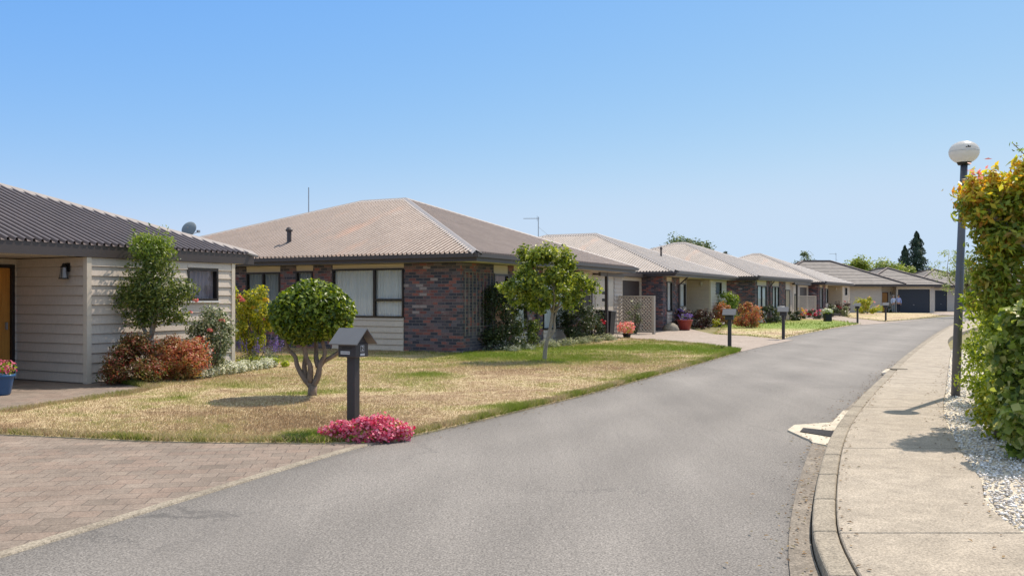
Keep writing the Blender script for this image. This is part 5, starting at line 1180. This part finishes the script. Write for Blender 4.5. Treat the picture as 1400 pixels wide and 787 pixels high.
# ------------------------------------------------------------------ the couple
def skin(name, J, E, mat, parent, sub=2):
    me = bpy.data.meshes.new(name); me.from_pydata([j[:3] for j in J], E, []); o = link(name, me, parent)
    o.modifiers.new('Skin', 'SKIN'); sv = me.skin_vertices[0] if me.skin_vertices else me.skin_vertices.new(name='s')
    sv = me.skin_vertices[0]
    for k, j in enumerate(J): r = j[3]; sv.data[k].radius = (r, r) if not hasattr(r, '__len__') else r; sv.data[k].use_root = (k == 0)
    s_ = o.modifiers.new('Sub', 'SUBSURF'); s_.levels = s_.render_levels = sub
    bpy.context.view_layer.update(); ev = o.evaluated_get(bpy.context.evaluated_depsgraph_get()); nm = bpy.data.meshes.new_from_object(ev); o.modifiers.clear(); o.data = nm; nm.name = name
    nm.materials.clear(); nm.materials.append(M[mat]); nm.polygons.foreach_set('use_smooth', [True] * len(nm.polygons)); return o
M['skin'] = paint('skin_tone', (.42, .25, .18), .5, .06); M['hair'] = paint('grey_hair', (.3, .28, .25), .7, .15); M['hairb'] = paint('brown_hair', (.09, .06, .045), .7, .15)
M['shirt1'] = paint('pale_blue_shirt', (.42, .5, .68), .8, .06); M['shirt2'] = paint('lavender_blue_shirt', (.3, .36, .62), .8, .06); M['trous1'] = paint('grey_blue_trousers', (.17, .2, .23), .8, .08); M['trous2'] = paint('navy_trousers', (.018, .022, .04), .8, .08)
def person(label, loc, rz, sc, side, hair, shirt, trous):
    p = thing('person', label, 'person', (*loc, .02), rz); p.scale = (sc,) * 3; s = side       # faces -y, inner arm on side s
    J = [(0, 0, .95, (.15, .1)), (0, .0, 1.12, (.135, .095)), (0, .01, 1.32, (.16, .105)), (0, .01, 1.45, (.1, .08)), (0, 0, 1.52, (.055, .055)), (0, -.01, 1.62, (.082, .098)), (0, -.005, 1.72, (.07, .085)),
         (-.09, 0, .86, .085), (-.1, -.01, .48, .058), (-.1, .01, .1, .042), (-.1, -.13, .04, .036), (.09, 0, .86, .085), (.1, -.01, .48, .058), (.1, .01, .1, .042), (.1, -.13, .04, .036),
         (-.17 * s, .01, 1.41, .055), (-.24 * s, .03, 1.14, .042), (-.2 * s, -.1, .9, .032), (-.19 * s, -.13, .83, .028), (.17 * s, .01, 1.41, .055), (.3 * s, .1, 1.22, .042), (.46 * s, .12, 1.2, .032), (.52 * s, .11, 1.2, .027)]
    E = [(0, 1), (1, 2), (2, 3), (3, 4), (4, 5), (5, 6), (0, 7), (7, 8), (8, 9), (9, 10), (0, 11), (11, 12), (12, 13), (13, 14), (3, 15), (15, 16), (16, 17), (17, 18), (3, 19), (19, 20), (20, 21), (21, 22)]
    for base in (18, 22):                        # five fingers on each hand
        b = np.array(J[base][:3]); d = b - np.array(J[base - 1][:3]); d /= np.linalg.norm(d); v = np.array((0, 1, 0)) if base == 18 else np.array((0, 0, 1))
        for k in range(5):
            off = (k - 1.8) * .016 if k < 4 else .036; ln = (.07, .08, .075, .06, .045)[k]; J.append((*(b + v * off + d * (ln if k < 4 else .02)), .009)); E.append((base, len(J) - 1))
    body = skin('body', J, E, 'skin', p)
    f = MB(); f.lathe([(0, -.03), (.012, -.02), (.014, 0), (.006, .025), (0, .03)], 8, (0, -.105, 1.63)); f.build('nose', 'skin', body, True)
    f = MB()
    for x in (-.032, .032): f.lathe([(0, -.011), (.011, 0), (0, .011)], 8, (x, -.092, 1.655))
    f.build('eyes', 'dark', body, True); MB().box(-.025, .025, -.103, -.09, 1.578, 1.586).build('mouth', 'redpot', body)
    f = MB()
    for x in (-.084, .084): f.lathe([(0, -.03), (.014, -.01), (.016, .01), (0, .03)], 8, (x, .005, 1.64))
    f.build('ears', 'skin', body, True)
    h = MB().lathe([(.094, -.05), (.102, .0), (.098, .05), (.07, .095), (.0, .115)], 16, (0, .022, 1.685)); h.build('hair', hair, p, True)
    sj = [(0, 0, .98, (.168, .118)), (0, 0, 1.12, (.155, .115)), (0, .01, 1.32, (.178, .122)), (0, .01, 1.44, (.115, .095)), (-.175 * s, .01, 1.405, .07), (-.245 * s, .03, 1.14, .056), (-.205 * s, -.09, .93, .044), (.175 * s, .01, 1.405, .07), (.3 * s, .1, 1.22, .056), (.44 * s, .12, 1.2, .045)]
    skin('shirt', sj, [(0, 1), (1, 2), (2, 3), (3, 4), (4, 5), (5, 6), (3, 7), (7, 8), (8, 9)], shirt, p)
    tj = [(0, 0, .97, (.165, .115)), (-.09, 0, .84, .102), (-.1, -.01, .48, .076), (-.1, .01, .1, .064), (.09, 0, .84, .102), (.1, -.01, .48, .076), (.1, .01, .1, .064)]
    skin('trousers', tj, [(0, 1), (1, 2), (2, 3), (0, 4), (4, 5), (5, 6)], trous, p)
    sh_ = MB()
    for x in (-.1, .1): sh_.mesh8([(x - .05, -.19, 0), (x + .05, -.19, 0), (x + .045, .08, 0), (x - .045, .08, 0), (x - .04, -.16, .06), (x + .04, -.16, .06), (x + .04, .06, .1), (x - .04, .06, .1)])
    sh_.build('shoes', 'dark', p)
person('person in pale blue shirt and grey trousers, left one of the couple by the garage', (38.2, 87.9), rad(8), 1.0, 1, 'hair', 'shirt1', 'trous1')
person('person in lavender blue shirt and dark trousers, right one of the couple', (38.75, 88.0), rad(-10), 1.02, -1, 'hairb', 'shirt2', 'trous2')
